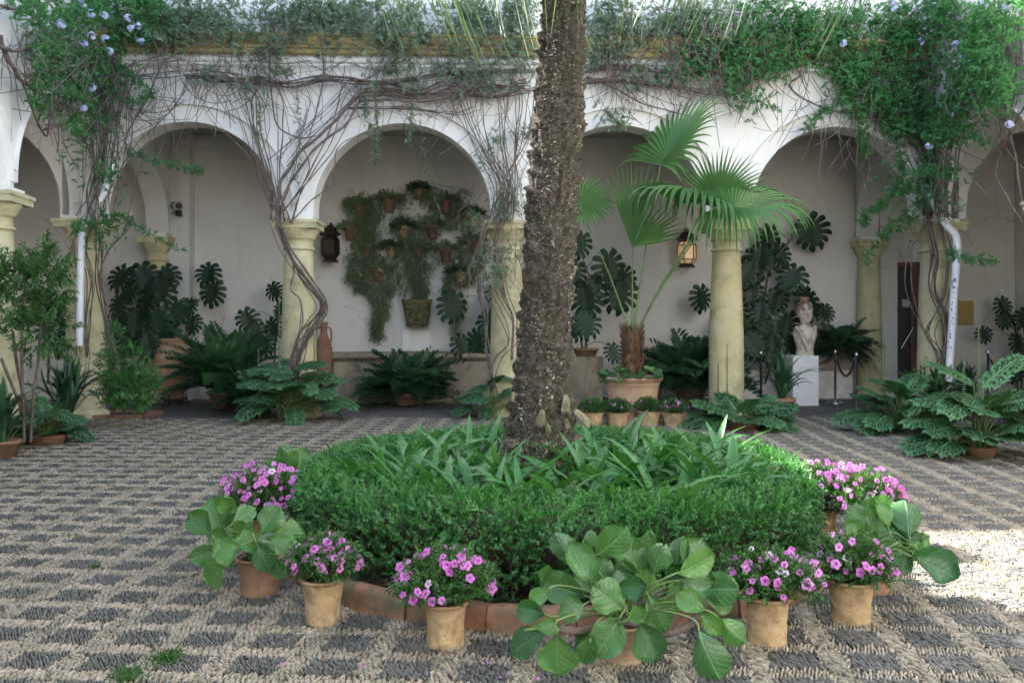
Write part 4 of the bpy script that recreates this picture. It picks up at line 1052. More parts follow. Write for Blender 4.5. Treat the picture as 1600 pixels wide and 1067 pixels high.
# pedestal + bust
x0, x1 = at(1239,642,14.3).x, at(1279,642,14.3).x
ped = empty('white_pedestal', (x0+.2,14.4,0), 'plain white box pedestal carrying the marble bust', 'pedestal')
zp = at(1255,556,14.3).z; b = MB(); b.box((x0,14.3,0.01),(x1,14.76,zp)); b.build('box','pedestal',ped)
q0, q1 = at(1265,562,14.298), at(1278,557.5,14.298); MB().box((q0.x,14.29,q0.z),(q1.x,14.299,q1.z)).build('caption_card','paper',ped)
bx = at(1258,556,14.52).x
bust = empty('marble_bust', (bx,14.53,zp), 'weathered marble bust with draped shoulders and curly head on a white pedestal', 'bust')
def rings(rows, n=28, fold=0, seed=0):
    vs = []
    for (z, rx, ry, cx, cy) in rows:
        for j in range(n):
            w = 2*PI*j/n; f = 1+fold*math.sin(w*7+z*14+seed)+fold*.6*math.sin(w*12-z*22)
            vs.append((bx+cx+rx*f*math.cos(w), 14.53+cy+ry*f*math.sin(w), zp+z))
    k = len(rows); m_ = MB(); m_.add(vs, [(i*n+j, i*n+(j+1) % n, (i+1)*n+(j+1) % n, (i+1)*n+j) for i in range(k-1) for j in range(n)], 0, True)
    m_.add(vs[:n], [tuple(range(n))[::-1]]); m_.add(vs[-n:], [tuple(range(n))]); return m_
tb = rings([(0,.15,.12,0,0),(.03,.155,.125,0,0),(.12,.145,.115,0,0),(.22,.165,.12,0,0),(.32,.20,.13,0,0),(.38,.215,.13,0,0),(.43,.20,.115,0,0),(.47,.15,.095,0,0),(.53,.085,.075,0,-.01)], fold=.045)
for sx in (-1, 1): # V collar of the drapery
    tb.tube(spline([Vector((bx+sx*.17,14.50,zp+.50)),Vector((bx+sx*.12,14.40,zp+.38)),Vector((bx+sx*.05,14.385,zp+.22)),Vector((bx-sx*.01,14.40,zp+.08))],5), [.035]*16, 7)
tb.build('draped_torso','bust',bust)
hd = rings([(.50,.075,.07,0,-.005),(.56,.065,.065,0,-.015),(.60,.085,.085,0,-.03),(.64,.105,.105,0,-.03),(.70,.118,.115,0,-.025),(.76,.122,.122,0,-.02),(.82,.12,.125,0,-.01),(.88,.095,.10,0,0),(.92,.04,.05,0,0)], fold=.02)
def blob(mb, cx, cy, cz, sx, sy, sz, k=8):
    vs = []
    for i in range(6):
        for j in range(k):
            a = PI*i/5; w = 2*PI*j/k; vs.append((bx+cx+math.sin(a)*math.cos(w)*sx, 14.53+cy+math.sin(a)*math.sin(w)*sy, zp+cz+math.cos(a)*sz))
    mb.add(vs, [(i*k+j, (i+1)*k+j, (i+1)*k+(j+1) % k, i*k+(j+1) % k) for i in range(5) for j in range(k)], 0, True)
blob(hd,0,-.155,.70,.018,.03,.035); blob(hd,0,-.135,.645,.035,.02,.012); blob(hd,-.045,-.13,.725,.022,.012,.009); blob(hd,.045,-.13,.725,.022,.012,.009); blob(hd,0,-.13,.755,.08,.022,.014); blob(hd,0,-.12,.60,.04,.03,.025)
for sx in (-1,1): blob(hd,sx*.12,-.01,.70,.014,.025,.035); blob(hd,sx*.06,-.12,.675,.03,.02,.02)
hd.build('head','bust',bust)
M['bustdark'] = stone_mat('stained_marble', (.20, .12, .08), (.38, .28, .20), 14, 50, .8, .6, .01, None, 9, (.45,.7), False)
hr = MB(); r_ = random.Random(4)
for i in range(60):
    w = r_.uniform(0, 2*PI); t = r_.uniform(0, 1); z = .74+.20*t; q = .125*math.sqrt(max(.05, 1-((z-.78)/.20)**2))
    if math.sin(w) < -.5 and z < .80: continue
    blob(hr, q*math.cos(w), q*math.sin(w)-.005, z, r_.uniform(.022,.036), .03, r_.uniform(.02,.032), 6)
for i in range(26):
    w = r_.uniform(0, 2*PI); blob(hr, .07*math.cos(w)*r_.random(), .06*math.sin(w), .93+.09*r_.random(), .03, .03, .028, 6)
hr.build('curly_hair','bustdark',bust)
# lanterns
def lantern(px, ytop, ybot, wpx, Y, label, lit, seed=0):
    s = Y/F; c = at(px, ybot, Y); H = (at(px, ytop, Y).z-c.z); w = wpx*s/2
    r = empty('wall_lantern', c, label, 'lantern'); k = 6
    def hexl(prof, nm, mat): return MB().lathe([(a*w, z*H) for a, z in prof], k, c, smooth=False, cap=True).build(nm, mat, r)
    hexl([(.45,0),(.85,0),(.85,.035),(.62,.08),(.62,.10)], 'base', 'iron')
    hexl([(.62,.10),(.98,.20),(.98,.56),(.72,.65)] if not lit else [(.55,.10),(.9,.20),(.9,.56),(.66,.65)], 'panes' if lit else 'body', 'glassw' if lit else 'iron')
    if lit:
        b = MB()
        for i in range(k):
            a = 2*PI*i/k; b.tube([(c.x+q*w*math.cos(a), c.y+q*w*math.sin(a), c.z+z*H) for q, z in ((.62,.10),(.97,.20),(.97,.56),(.70,.65))], .010, 4)
        for q, z in ((.97,.2),(.97,.56)): b.tube([(c.x+q*w*math.cos(2*PI*i/k), c.y+q*w*math.sin(2*PI*i/k), c.z+z*H) for i in range(k+1)], .008, 4)
        b.build('glazing_bars','iron',r)
    hexl([(.66,.65),(.8,.67),(1.12,.70),(1.12,.73),(.75,.80),(.55,.88),(.25,.94),(.10,.96),(.10,.98),(.02,1.0)], 'roof', 'iron')
    MB().tube([(c.x+.02, c.y, c.z),(c.x+.03,c.y,c.z-.05),(c.x-.01,c.y,c.z-.08)], .005, 5).build('hook','iron',r)
    MB().tube([(c.x, c.y, c.z+H*.95),(c.x,c.y+.1,c.z+H*1.02),(c.x,15.94,c.z+H*.98)], .010, 6).build('bracket','iron',r)
lantern(516, 349, 410, 30, 15.65, 'dark unlit iron wall lantern left of the hanging flowerpots', False)
lantern(1073, 357, 418, 31, 15.65, 'iron wall lantern with warm glowing panes behind the palm fan', True)
# camera, boxes, conduits, lamp
cc = empty('security_camera', at(277, 322, 15.6), 'grey hooded security camera on the gallery wall, left arch', 'security camera')
c = at(277, 322, 15.55); b = MB(); dv = Vector((.55,-.83,-.12)).normalized()
b.tube([c-dv*.26, c+dv*.10], .085, 14); b.build('housing','pvc',cc)
b = MB(); b.tube([c+dv*.10, c+dv*.112], .06, 12); b.build('lens','black',cc)
b = MB(); b.tube([c-dv*.1+Vector((0,0,-.08)), c+Vector((-.12,.1,-.12)), at(252,333,15.9)], .02, 6); b.build('bracket','pvc',cc)
b = MB(); b.box((c.x+.0,c.y-.1,c.z-.19),(c.x+.09,c.y-.0,c.z-.085)); b.build('infrared_lamp','black',cc)
jb = empty('junction_box', at(257,335,15.9), 'pair of grey junction boxes with conduits rising above them', 'junction box')
q0,q1 = at(250,336,15.9), at(264,324,15.9); MB().box((q0.x,15.87,q0.z),(q1.x,15.948,q1.z)).build('box','pvc',jb)
q0,q1 = at(249,347.5,15.9), at(265,336.5,15.9); MB().box((q0.x,15.85,q0.z),(q1.x,15.948,q1.z)).build('box','pvc',jb)
for px in (251.5, 257.5): MB().tube([at(px,324,15.9), at(px,215,15.9)], .014, 6).build('conduit','pvc',jb)
b = MB(); b.tube(spline([at(266,343,15.9), at(270,352,15.9), at(271,370,15.9), at(278,374,15.9), at(284,369,15.9)],4), .009, 5); b.build('cable','pvc',jb)
fl = empty('wall_floodlight', at(289,367,15.8), 'small grey box lamp on the gallery wall below the security camera', 'floodlight')
q0,q1 = at(280,372,15.8), at(297,360,15.8); MB().box((q0.x,15.72,q0.z),(q1.x,15.948,q1.z)).build('housing','pvc',fl)
MB().box((q0.x+.03,15.71,q0.z+.03),(q1.x-.02,15.719,q1.z-.04)).build('lamp_glass','paper',fl)
# wall flowerpots with trailing plants
TRL = [tri(sprig(9, 1, .16, .3, .006, .5, 80+i, 60)) for i in range(3)]
wp = [(655,305,18),(608,323,22),(697,325,22),(632,364,20),(676,364,22),(547,367,20),(611,395,18),(654,396,18),(697,401,22),(735,345,22),(591,432,22),(562,330,18),(720,437,22),(738,388,20),(572,395,18)]
rr = random.Random(5)
nm_ = ['topmost one over the mask planter','one under the left shoulder of the display','upper one right of centre','second row one left of centre','second row one right of centre','leftmost one beside the dark lantern','third row one left of centre','third row one straight above the mask planter','third row one right of centre','upper one at the right end','lowest one on the left','upper left one with yellowing leaves','lowest one on the right','middle one at the right end','third row one on the left']
for i, (px, py, w) in enumerate(wp):
    Y = 15.80; s = Y/F; c = at(px, py+w*.42, Y); R1 = w*s/2*.92; h = w*s*.95
    r = empty('wall_flowerpot', c, 'terracotta wall flowerpot with trailing foliage, the '+nm_[i], 'flowerpot', 'terracotta flowerpots hung on the gallery wall')
    MB().lathe([(.02,0),(R1*.68,0),(R1*.9,h*.78),(R1*1.08,h*.79),(R1*1.08,h),(R1*.9,h),(R1*.85,h*.85),(.01,h*.85)], 20, c).build('pot','terra_red' if i % 3 else 'terra',r)
    MB().tube([(c.x,c.y+R1*.8,c.z+h*.7),(c.x,15.945,c.z+h*.8)], .008, 5).build('hook','iron',r)
    n = 120; a = RS.rand(n)*2*PI; k = RS.rand(n)**.5
    pos = np.stack([c.x+np.cos(a)*k*R1*1.9, c.y-.01+np.sin(a)*k*R1*.9, c.z+h+RS.rand(n)*R1*.8*(1.2-k)+.0], 1)
    D = np.stack([np.cos(a)*k, np.sin(a)*k*.7-.2, .7-k*.9], 1)+RS.normal(size=(n,3))*.35
    bake('foliage', SPR, pos, D, dirs(n, .5), RS.uniform(.07, .13, n), 'trail' if i % 3 else 'fern', r)
def cascade(x0, y0, x1, y1, dens, Y=15.84, taper=.6):
    n = int(dens); t = RS.rand(n)**.8; cx = (x0+x1)/2; hw = (x1-x0)/2
    px = cx+hw*(RS.rand(n)*2-1)*(1-taper*t)+4*np.sin(t*9+x0); py = y0+(y1-y0)*t
    return np.array([tuple(at(a, b_, Y-RS.rand()*.08)) for a, b_ in zip(px, py)])
P_ = np.concatenate([cascade(*a) for a in ((545,340,600,430,700),(575,430,612,525,700),(628,330,680,468,1000),(612,330,640,400,260),(690,400,710,470,260),(545,300,600,380,500),(600,340,700,460,420),(600,400,625,460,180),(650,290,745,350,500),(700,420,735,520,240,15.84,.8),(540,395,585,450,500),(700,380,760,440,500))])
n = len(P_); D = RS.normal(size=(n,3))*.45; D[:,2] -= .9; D[:,1] -= .1
tc = empty('trailing_plant', at(652, 380, 15.84), 'pale trailing foliage hanging down the wall between the flowerpots', 'trailing plant')
bake('foliage', TRL, P_, D, dirs(n, 0, (0,-1.5,0)), RS.uniform(.09, .19, n), 'trail', tc)
P_ = np.concatenate([cascade(*a) for a in ((535,305,600,350,260,15.8,.2),(545,395,605,430,330,15.78,.2),(640,288,680,310,110,15.8,.2),(600,300,640,330,110,15.8,.2),(715,330,768,400,240,15.78,.1),(670,345,720,360,90,15.8,.2))])
n = len(P_); D = dirs(n, -.3, (0,-.4,0)); bake('dark_foliage', SPR, P_, D, dirs(n, .5), RS.uniform(.06, .11, n), 'trail', tc)

# ============================================================ GALLERY PLANTS
def monstera(label, base, leaves, seed, stems=(), pot=None, group='split-leaved climbing plants along the gallery wall'):
    rr = random.Random(seed); p = Vector(base); r = empty('split_leaf_plant', p, label, 'plant', group)
    if pot:
        w, h = pot; MB().lathe([(.01,0),(w*.7,0),(w*.95,h*.8),(w*1.05,h*.82),(w*1.05,h),(w*.9,h),(w*.85,h*.9),(.01,h*.9)], 24, p).build('pot','terra_dark',r); p = p+Vector((0,0,h))
    for stp in stems:
        MB().tube(spline(stp, 4), .022, 7, cap=True).build('stem','vine',r)
    alls = [q for stp in stems for q in spline(stp, 4)] or [p]
    for i, (x, y, d_, Y) in enumerate(leaves):
        a = rr.uniform(235, 305)
        b0, d = leafP(r, MON[rr.randrange(5)], x, y, Y, d_*.98, a, rr.uniform(-.35, .2), rr.uniform(-.45, .45), rr.uniform(.9, 1.05), lean=rr.uniform(0, .5), anchor=.42)
        near = min(alls, key=lambda q: (q-b0).length+abs(q.z-b0.z+.2)*.5)
        mid = (b0+near)*.5+Vector((0, .06, .10)); MB().tube(spline([near, mid, b0+d*.03*Y/F*d_], 5), .0085, 5, cap=False).build('leaf_stalk','stemg',r)
    return r
def wl_(pts, Y): return [at(x, y, Y) for x, y in pts]
mY = 15.4
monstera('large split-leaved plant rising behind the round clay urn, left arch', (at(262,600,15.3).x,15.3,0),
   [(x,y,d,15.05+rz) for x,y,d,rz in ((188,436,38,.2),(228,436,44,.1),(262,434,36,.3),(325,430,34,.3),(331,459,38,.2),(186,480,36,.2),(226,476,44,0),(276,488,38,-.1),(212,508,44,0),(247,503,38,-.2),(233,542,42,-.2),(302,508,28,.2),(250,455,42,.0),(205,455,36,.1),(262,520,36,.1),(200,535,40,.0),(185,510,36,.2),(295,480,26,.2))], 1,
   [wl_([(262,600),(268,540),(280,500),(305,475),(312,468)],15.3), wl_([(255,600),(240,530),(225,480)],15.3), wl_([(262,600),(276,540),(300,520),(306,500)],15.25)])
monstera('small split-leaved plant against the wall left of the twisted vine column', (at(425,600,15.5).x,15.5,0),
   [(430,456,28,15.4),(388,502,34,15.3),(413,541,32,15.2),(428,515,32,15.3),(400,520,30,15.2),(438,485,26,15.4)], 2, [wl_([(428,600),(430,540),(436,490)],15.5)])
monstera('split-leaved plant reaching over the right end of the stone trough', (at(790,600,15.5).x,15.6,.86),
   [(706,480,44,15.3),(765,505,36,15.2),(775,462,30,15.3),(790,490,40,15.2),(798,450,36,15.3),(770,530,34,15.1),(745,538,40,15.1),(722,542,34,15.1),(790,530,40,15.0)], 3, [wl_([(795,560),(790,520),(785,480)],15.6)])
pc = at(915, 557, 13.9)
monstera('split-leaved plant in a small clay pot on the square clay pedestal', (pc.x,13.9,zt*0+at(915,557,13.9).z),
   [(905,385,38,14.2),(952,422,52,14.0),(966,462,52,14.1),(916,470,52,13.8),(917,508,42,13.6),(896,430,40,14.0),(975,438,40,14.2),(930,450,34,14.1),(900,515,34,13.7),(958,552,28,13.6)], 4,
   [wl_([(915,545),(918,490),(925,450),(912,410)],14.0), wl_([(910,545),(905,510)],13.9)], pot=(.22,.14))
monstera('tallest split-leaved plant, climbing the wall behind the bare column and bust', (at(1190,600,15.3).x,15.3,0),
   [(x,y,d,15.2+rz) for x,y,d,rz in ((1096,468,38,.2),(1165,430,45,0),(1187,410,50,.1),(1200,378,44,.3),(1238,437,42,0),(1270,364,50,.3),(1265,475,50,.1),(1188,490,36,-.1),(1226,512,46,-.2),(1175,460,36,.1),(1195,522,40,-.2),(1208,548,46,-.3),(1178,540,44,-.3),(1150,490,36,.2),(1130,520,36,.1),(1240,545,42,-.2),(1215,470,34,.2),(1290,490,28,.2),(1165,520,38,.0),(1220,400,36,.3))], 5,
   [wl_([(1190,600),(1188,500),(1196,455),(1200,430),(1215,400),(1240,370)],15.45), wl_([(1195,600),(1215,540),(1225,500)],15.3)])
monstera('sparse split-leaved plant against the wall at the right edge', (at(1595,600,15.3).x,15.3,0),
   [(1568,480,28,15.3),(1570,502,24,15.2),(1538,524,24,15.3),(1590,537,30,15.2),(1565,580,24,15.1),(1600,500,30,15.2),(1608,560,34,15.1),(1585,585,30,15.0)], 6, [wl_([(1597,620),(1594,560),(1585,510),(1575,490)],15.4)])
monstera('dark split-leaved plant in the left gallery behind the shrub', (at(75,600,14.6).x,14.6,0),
   [(60,410,30,14.4),(92,430,34,14.4),(95,505,36,14.2),(80,480,40,14.3),(100,470,34,14.2),(95,540,36,14.0),(75,520,36,14.1),(60,470,34,14.3)], 7, [wl_([(75,600),(78,500),(75,430)],14.6)])

FERN = [tri(fern_frond(i, 20, .26, .55+.1*i, .05)) for i in range(4)]
HOLLY = [fern_frond(20+i, 13, .30, .55+.12*i, .085).mesh('frond','darkleaf') for i in range(4)]
SWORD = [fern_frond(30+i, 22, .16, .35+.15*i, .05).mesh('frond','fern') for i in range(4)]
M['sword'] = leaf_mat('sword_fern_leaf', (.02, .07, .025), (.06, .16, .06), .45, .2, 6)
for me in SWORD: me.materials[0] = M['sword']
def rosette(name, label, cat, px, py, Y, n, meshes, smin, smax, seed, elev=(10, 80), sx=1, z0=None, pot=None, group=None, rad=.06, lname='leaf', hx=1.0):
    rr = random.Random(seed); q = at(px, py, Y); z = 0 if z0 is None else z0; p = Vector((q.x, Y, z)); r = empty(name, p, label, cat, group)
    if pot:
        w, h, mt = pot; MB().lathe([(.01,0),(w*.72,0),(w*.95,h*.82),(w*1.06,h*.84),(w*1.06,h),(w*.9,h),(w*.86,h*.9),(.01,h*.9)], 28, p, wob=.006).build('pot',mt,r); p = p+Vector((0,0,h*.92))
    for i in range(n):
        w = i*2.39996+rr.uniform(-.2, .2); t = (i+.5)/n; e = R(elev[1]+(elev[0]-elev[1])*t**.8+rr.uniform(-8, 8)); s = rr.uniform(smin, smax)
        d = Vector((math.cos(w)*math.cos(e)*hx, math.sin(w)*math.cos(e), math.sin(e))).normalized(); nn_ = Vector((-math.cos(w)*math.sin(e), -math.sin(w)*math.sin(e), math.cos(e)+.02))
        place(lname, meshes[rr.randrange(len(meshes))], r, p+Vector((math.cos(w), math.sin(w), 0))*rad*rr.random(), d, nn_, (s*sx, s, s))
    return r
GF = 'ferns and dark leafy plants in the gallery'
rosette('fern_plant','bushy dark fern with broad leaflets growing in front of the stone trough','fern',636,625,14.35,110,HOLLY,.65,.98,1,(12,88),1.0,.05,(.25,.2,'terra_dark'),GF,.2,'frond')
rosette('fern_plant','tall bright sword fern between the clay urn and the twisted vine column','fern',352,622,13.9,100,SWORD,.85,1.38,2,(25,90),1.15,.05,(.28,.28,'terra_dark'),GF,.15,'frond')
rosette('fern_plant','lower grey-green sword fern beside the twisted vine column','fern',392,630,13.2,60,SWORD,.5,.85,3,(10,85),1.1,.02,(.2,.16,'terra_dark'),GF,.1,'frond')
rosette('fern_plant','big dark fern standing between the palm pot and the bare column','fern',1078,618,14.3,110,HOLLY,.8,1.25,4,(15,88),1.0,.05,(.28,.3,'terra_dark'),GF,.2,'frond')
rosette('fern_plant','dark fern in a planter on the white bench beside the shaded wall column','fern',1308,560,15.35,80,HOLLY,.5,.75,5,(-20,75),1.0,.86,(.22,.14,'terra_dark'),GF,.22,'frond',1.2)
GN_ = 'dark narrow-leaved clumps at the column feet'
rosette('narrow_leaf_plant','dark narrow-leaved clump in a round pot left of the corner column','plant',105,648,11.3,100,NARROW,.6,.95,6,(5,60),1.2,None,(.2,.22,'terra_dark'),GN_)
rosette('narrow_leaf_plant','dark narrow-leaved clump in an ochre pot in front of the white pedestal','potted plant',1222,662,12.3,80,NARROW,.5,.85,7,(0,50),1.0,None,(.19,.34,'terra_dark'),GN_)
rosette('narrow_leaf_plant','dark narrow-leaved clump at the foot of the right corner column','plant',1462,650,12.3,90,NARROW,.5,.85,8,(0,50),1.2,None,(.16,.12,'terra_dark'),GN_)
rosette('narrow_leaf_plant','dark narrow-leaved clump in a shaded pot just right of the corner pipe','plant',1510,650,12.7,70,NARROW,.5,.8,9,(0,50),1.4,None,(.18,.15,'terra_dark'),GN_)
rosette('narrow_leaf_plant','dark leafy clump at the left edge below the nearest column','plant',4,690,9.2,60,NARROW,.5,.8,10,(0,50),1.6,None,(.18,.2,'terra_dark'),GN_)
# lobed-leaf (acanthus) clumps with flower spikes
def acanthus(label, px, py, wpx, hpx, n, seed, spikes=(), smin=.36, smax=.58, pot=None):
    q = gr(px, py); Y = q.y; rr = random.Random(seed); p = Vector((q.x, Y+.05, 0)); s = Y/F
    r = empty('lobed_leaf_plant', p, label, 'plant', 'lobed-leaved plants in front of the columns')
    if pot: MB().lathe([(.01,0),(pot*.8,0),(pot*.95,.1),(pot,.12),(pot*.9,.12),(.01,.1)], 24, p).build('pot','terra_red',r)
    hw = wpx*s/2; hh = hpx*s
    for i in range(n):
        t = (i+.5)/n; w = i*2.39996+rr.uniform(-.3, .3); rad_ = t**.6*hw*.62; z = hh*(.85-.65*t)*rr.uniform(.7, 1.15)+.04
        b0 = p+Vector((math.cos(w)*rad_, math.sin(w)*rad_*.55, z)); L = rr.uniform(smin, smax)
        e = rr.uniform(-.1, .8)*(1-t)+rr.uniform(-.45, .1)
        d = Vector((math.cos(w), math.sin(w)*.8-.15, e)); nn_ = Vector((-math.cos(w)*.3, -.35, 1))
        place('leaf', ACAN[rr.randrange(6)], r, b0, d, nn_, (L*rr.uniform(.9,1.15), L, L*.8))
        MB().tube(spline([p+Vector((0,0,.03)), (p+b0)*.5+Vector((0,0,.08)), b0+d.normalized()*.02], 3), .008, 5, cap=False).build('leaf_stalk','stemg',r)
    for (sx, sy0, sy1, Ys, col) in spikes:
        bot = at(sx, sy0, Ys); top = at(sx, sy1, Ys); b = MB(); b.tube([Vector((bot.x, Ys, .05)), bot, top], [.012,.010,.005], 5); st = b.build('flower_stem','stemg',r)
        f = MB(); m_ = int((top.z-bot.z)/.028)
        for k in range(m_):
            z = bot.z+(top.z-bot.z)*k/m_; c = bot+(top-bot)*(k/m_)
            for j in range(5):
                w = 2*PI*j/5+k*.6; l = .042*(1-.5*k/m_); dd = Vector((math.cos(w), math.sin(w), .35)); x = Vector((-math.sin(w), math.cos(w), 0))*.012
                f.add([c, c+dd*l*.5-x, c+dd*l, c+dd*l*.5+x], [(0,1,2,3)])
        f.build('flower_spike', col, r)
    return r
acanthus('wide lobed-leaf clump with pale flower spikes below the twisted vine column', 458, 660, 170, 90, 40, 1, [(436,600,462,12.3,'spike'),(491,600,500,12.3,'spike'),(404,600,545,12.3,'spike')], .34, .54)
acanthus('dark lobed-leaf clump at the foot of the column behind the palm trunk', 768, 655, 90, 62, 18, 2, (), .3, .5)
acanthus('low lobed-leaf clump with two dark flower spikes in front of the bare column', 1160, 672, 130, 30, 20, 3, [(1122,660,567,11.8,'darkleaf'),(1136,660,537,11.85,'darkleaf')], .4, .62, .26)
acanthus('lobed-leaf clump with one pale spike by the doorway', 1408, 676, 140, 70, 30, 4, [(1382,605,530,11.6,'spike')], .36, .58)
acanthus('large bright lobed-leaf plant with a tall pale flower spike at the right edge', 1535, 715, 170, 120, 34, 5, [(1529,650,508,9.6,'spike'),(1506,650,560,9.7,'spike')], .38, .60, .18)
acanthus('low leafy clump in a wide clay dish in front of the nearest left column', 70, 695, 110, 50, 26, 6, (), .26, .42, .24)
# shrubs
def shrub(label, px, py, Y, blobs, n, mat, seed, leaf=(.07,.11), stems=(), tmpl=None, pot=None, name='shrub'):
    q = at(px, py, Y); p = Vector((q.x, Y, 0)); r = empty(name, p, label, 'shrub'); P = []; D = []
    for (bx_, by_, rx, ry, wgt) in blobs:
        k = int(n*wgt); c = at(bx_, by_, Y); s = Y/F
        v = dirs(k); rad_ = RS.rand(k)**.42; v3 = v*rad_[:,None]
        P.append(np.array([c.x, Y, c.z])+v3*np.array([rx*s, min(rx, ry)*s*.9, ry*s])); D.append(v*.8)
    P = np.concatenate(P); D = np.concatenate(D); m_ = len(P); D = D+RS.normal(size=(m_,3))*.5; D[:,2] += .25
    ok = P[:,2] > .03; P, D = P[ok], D[ok]; m_ = len(P)
    bake('foliage', tmpl or SPR, P, D, dirs(m_, .9), RS.uniform(leaf[0], leaf[1], m_), mat, r)
    for stp in stems: MB().tube(spline([at(*t) for t in stp], 4), .016, 6).build('stem','vine',r)
    if pot:
        w, h, mt = pot; MB().lathe([(.01,0),(w*.8,0),(w*.97,h*.85),(w*1.05,h*.88),(w*1.05,h),(w*.9,h),(.01,h*.9)], 24, p).build('pot',mt,r)
    return r
LSP = [tri(sprig(7, 1, .50, .36, .014, .3, 200+i, 45)) for i in range(3)]
shrub('tall citrus-like shrub with bare pale stems in front of the nearest left column', 45, 690, 9.35, [(45,450,55,48,.5),(62,520,42,32,.25),(12,480,30,45,.13),(75,415,32,24,.12)], 300, 'petleaf', 1, (.13,.22),
      [[(38,690,9.3),(36,620,9.3),(34,540,9.3),(40,450,9.3)], [(48,690,9.35),(52,620,9.35),(60,560,9.4),(66,480,9.4)], [(38,650,9.3),(18,600,9.3),(2,560,9.25)], [(50,660,9.35),(30,590,9.4),(20,520,9.4)]], LSP)
shrub('bright small-leaved shrub in a brick-edged bed at the foot of the left corner column', 195, 640, 11.6, [(200,612,42,26,.55),(180,575,20,26,.2),(218,595,26,18,.15),(178,530,9,22,.05),(213,560,12,18,.05)], 620, 'bright', 2, (.08,.15),
      [[(188,640,11.6),(185,600,11.6),(178,540,11.6)], [(190,640,11.6),(205,600,11.6),(218,560,11.6)]], LSP)
o0, o1 = gr(142,655), gr(219,655)
b = MB(); r_ = random.Random(8)
eb = empty('brick_edged_bed', ((o0.x+o1.x)/2, o0.y, 0), 'small brick-edged planting square below the bright shrub, left corner column', 'planting bed')
BR = MB().box((-.12,-.055,0),(.12,.055,.06)).mesh('brick','terra_red')
for i in range(3):
    for (yy, rz) in ((o0.y, 0), (o0.y+.62, 0)):
        o = bpy.data.objects.new('brick', BR); COL.objects.link(o); o.parent = eb; o.location = Vector((o0.x+.13+i*.25, yy, .006))-eb.location; o.rotation_euler.z = r_.uniform(-.05,.05)
for sx in (o0.x-.03, o1.x+.06):
    for i in range(2):
        o = bpy.data.objects.new('brick', BR); COL.objects.link(o); o.parent = eb; o.location = Vector((sx, o0.y+.2+i*.26, .006))-eb.location; o.rotation_euler.z = PI/2+r_.uniform(-.05,.05)
MB().box((o0.x+.02,o0.y+.06,.0),(o1.x,o0.y+.56,.045)).build('soil','soil',eb)
# big pot with the fan palm
Yp = 12.25; s = Yp/F; c = at(988, 640, Yp); rt = 45*s; rb = 33*s; h = at(988, 588, Yp).z
fp = empty('potted_fan_palm', (c.x, Yp, 0), 'fan palm with long green stalks in a big terracotta pot', 'potted palm')
prof = [(.01,0),(rb*1.05,0),(rb*1.08,.03),(rb*1.0,.06)]+[(rb+(rt*.93-rb)*i/8, .06+(h-.18)*i/8) for i in range(1, 9)]+[(rt*.95,h-.11),(rt*.97,h-.10),(rt*.94,h-.085),(rt*.98,h-.07),(rt*1.04,h-.055),(rt*1.05,h-.02),(rt*1.0,h),(rt*.92,h),(rt*.9,h-.06),(.01,h-.07)]
MB().lathe(prof, 40, (c.x,Yp,0), wob=.004).build('pot','terra_pale',fp)
b = MB(); b.lathe([(rt*1.051,h-.05),(rt*1.056,h-.035),(rt*1.051,h-.02)], 40, (c.x,Yp,0), cap=False); b.build('rim_band','terra_red',fp)
b = MB(); b.lathe([(rb*1.02+(rt*.93-rb)*.25+.004, h*.28),(rb*1.02+(rt*.93-rb)*.27+.014, h*.30),(rb*1.02+(rt*.93-rb)*.30+.004, h*.33)], 40, (c.x,Yp,0), cap=False); b.build('moulded_band','terra_pale',fp)
b = MB(); zt2 = at(988, 520, Yp).z
b.lathe([(.10,h-.06),(.11,h+.05),(.125,h+.25),(.10,zt2-.05),(.05,zt2)], 14, (c.x,Yp,0), wob=.05)
b.build('stump','fibre',fp)
n = 700; zz = h-.05+RS.rand(n)*(zt2-h+.1); aa = RS.rand(n)*2*PI
bake('fibres', tri(small_leaf(1,.12)), np.stack([c.x+.115*np.cos(aa), Yp+.115*np.sin(aa), zz],1), np.stack([np.cos(aa)*.5,np.sin(aa)*.5,np.full(n,.9)],1)+RS.normal(size=(n,3))*.25, np.stack([np.cos(aa),np.sin(aa),np.zeros(n)],1), RS.uniform(.08,.16,n), 'fibre', fp)
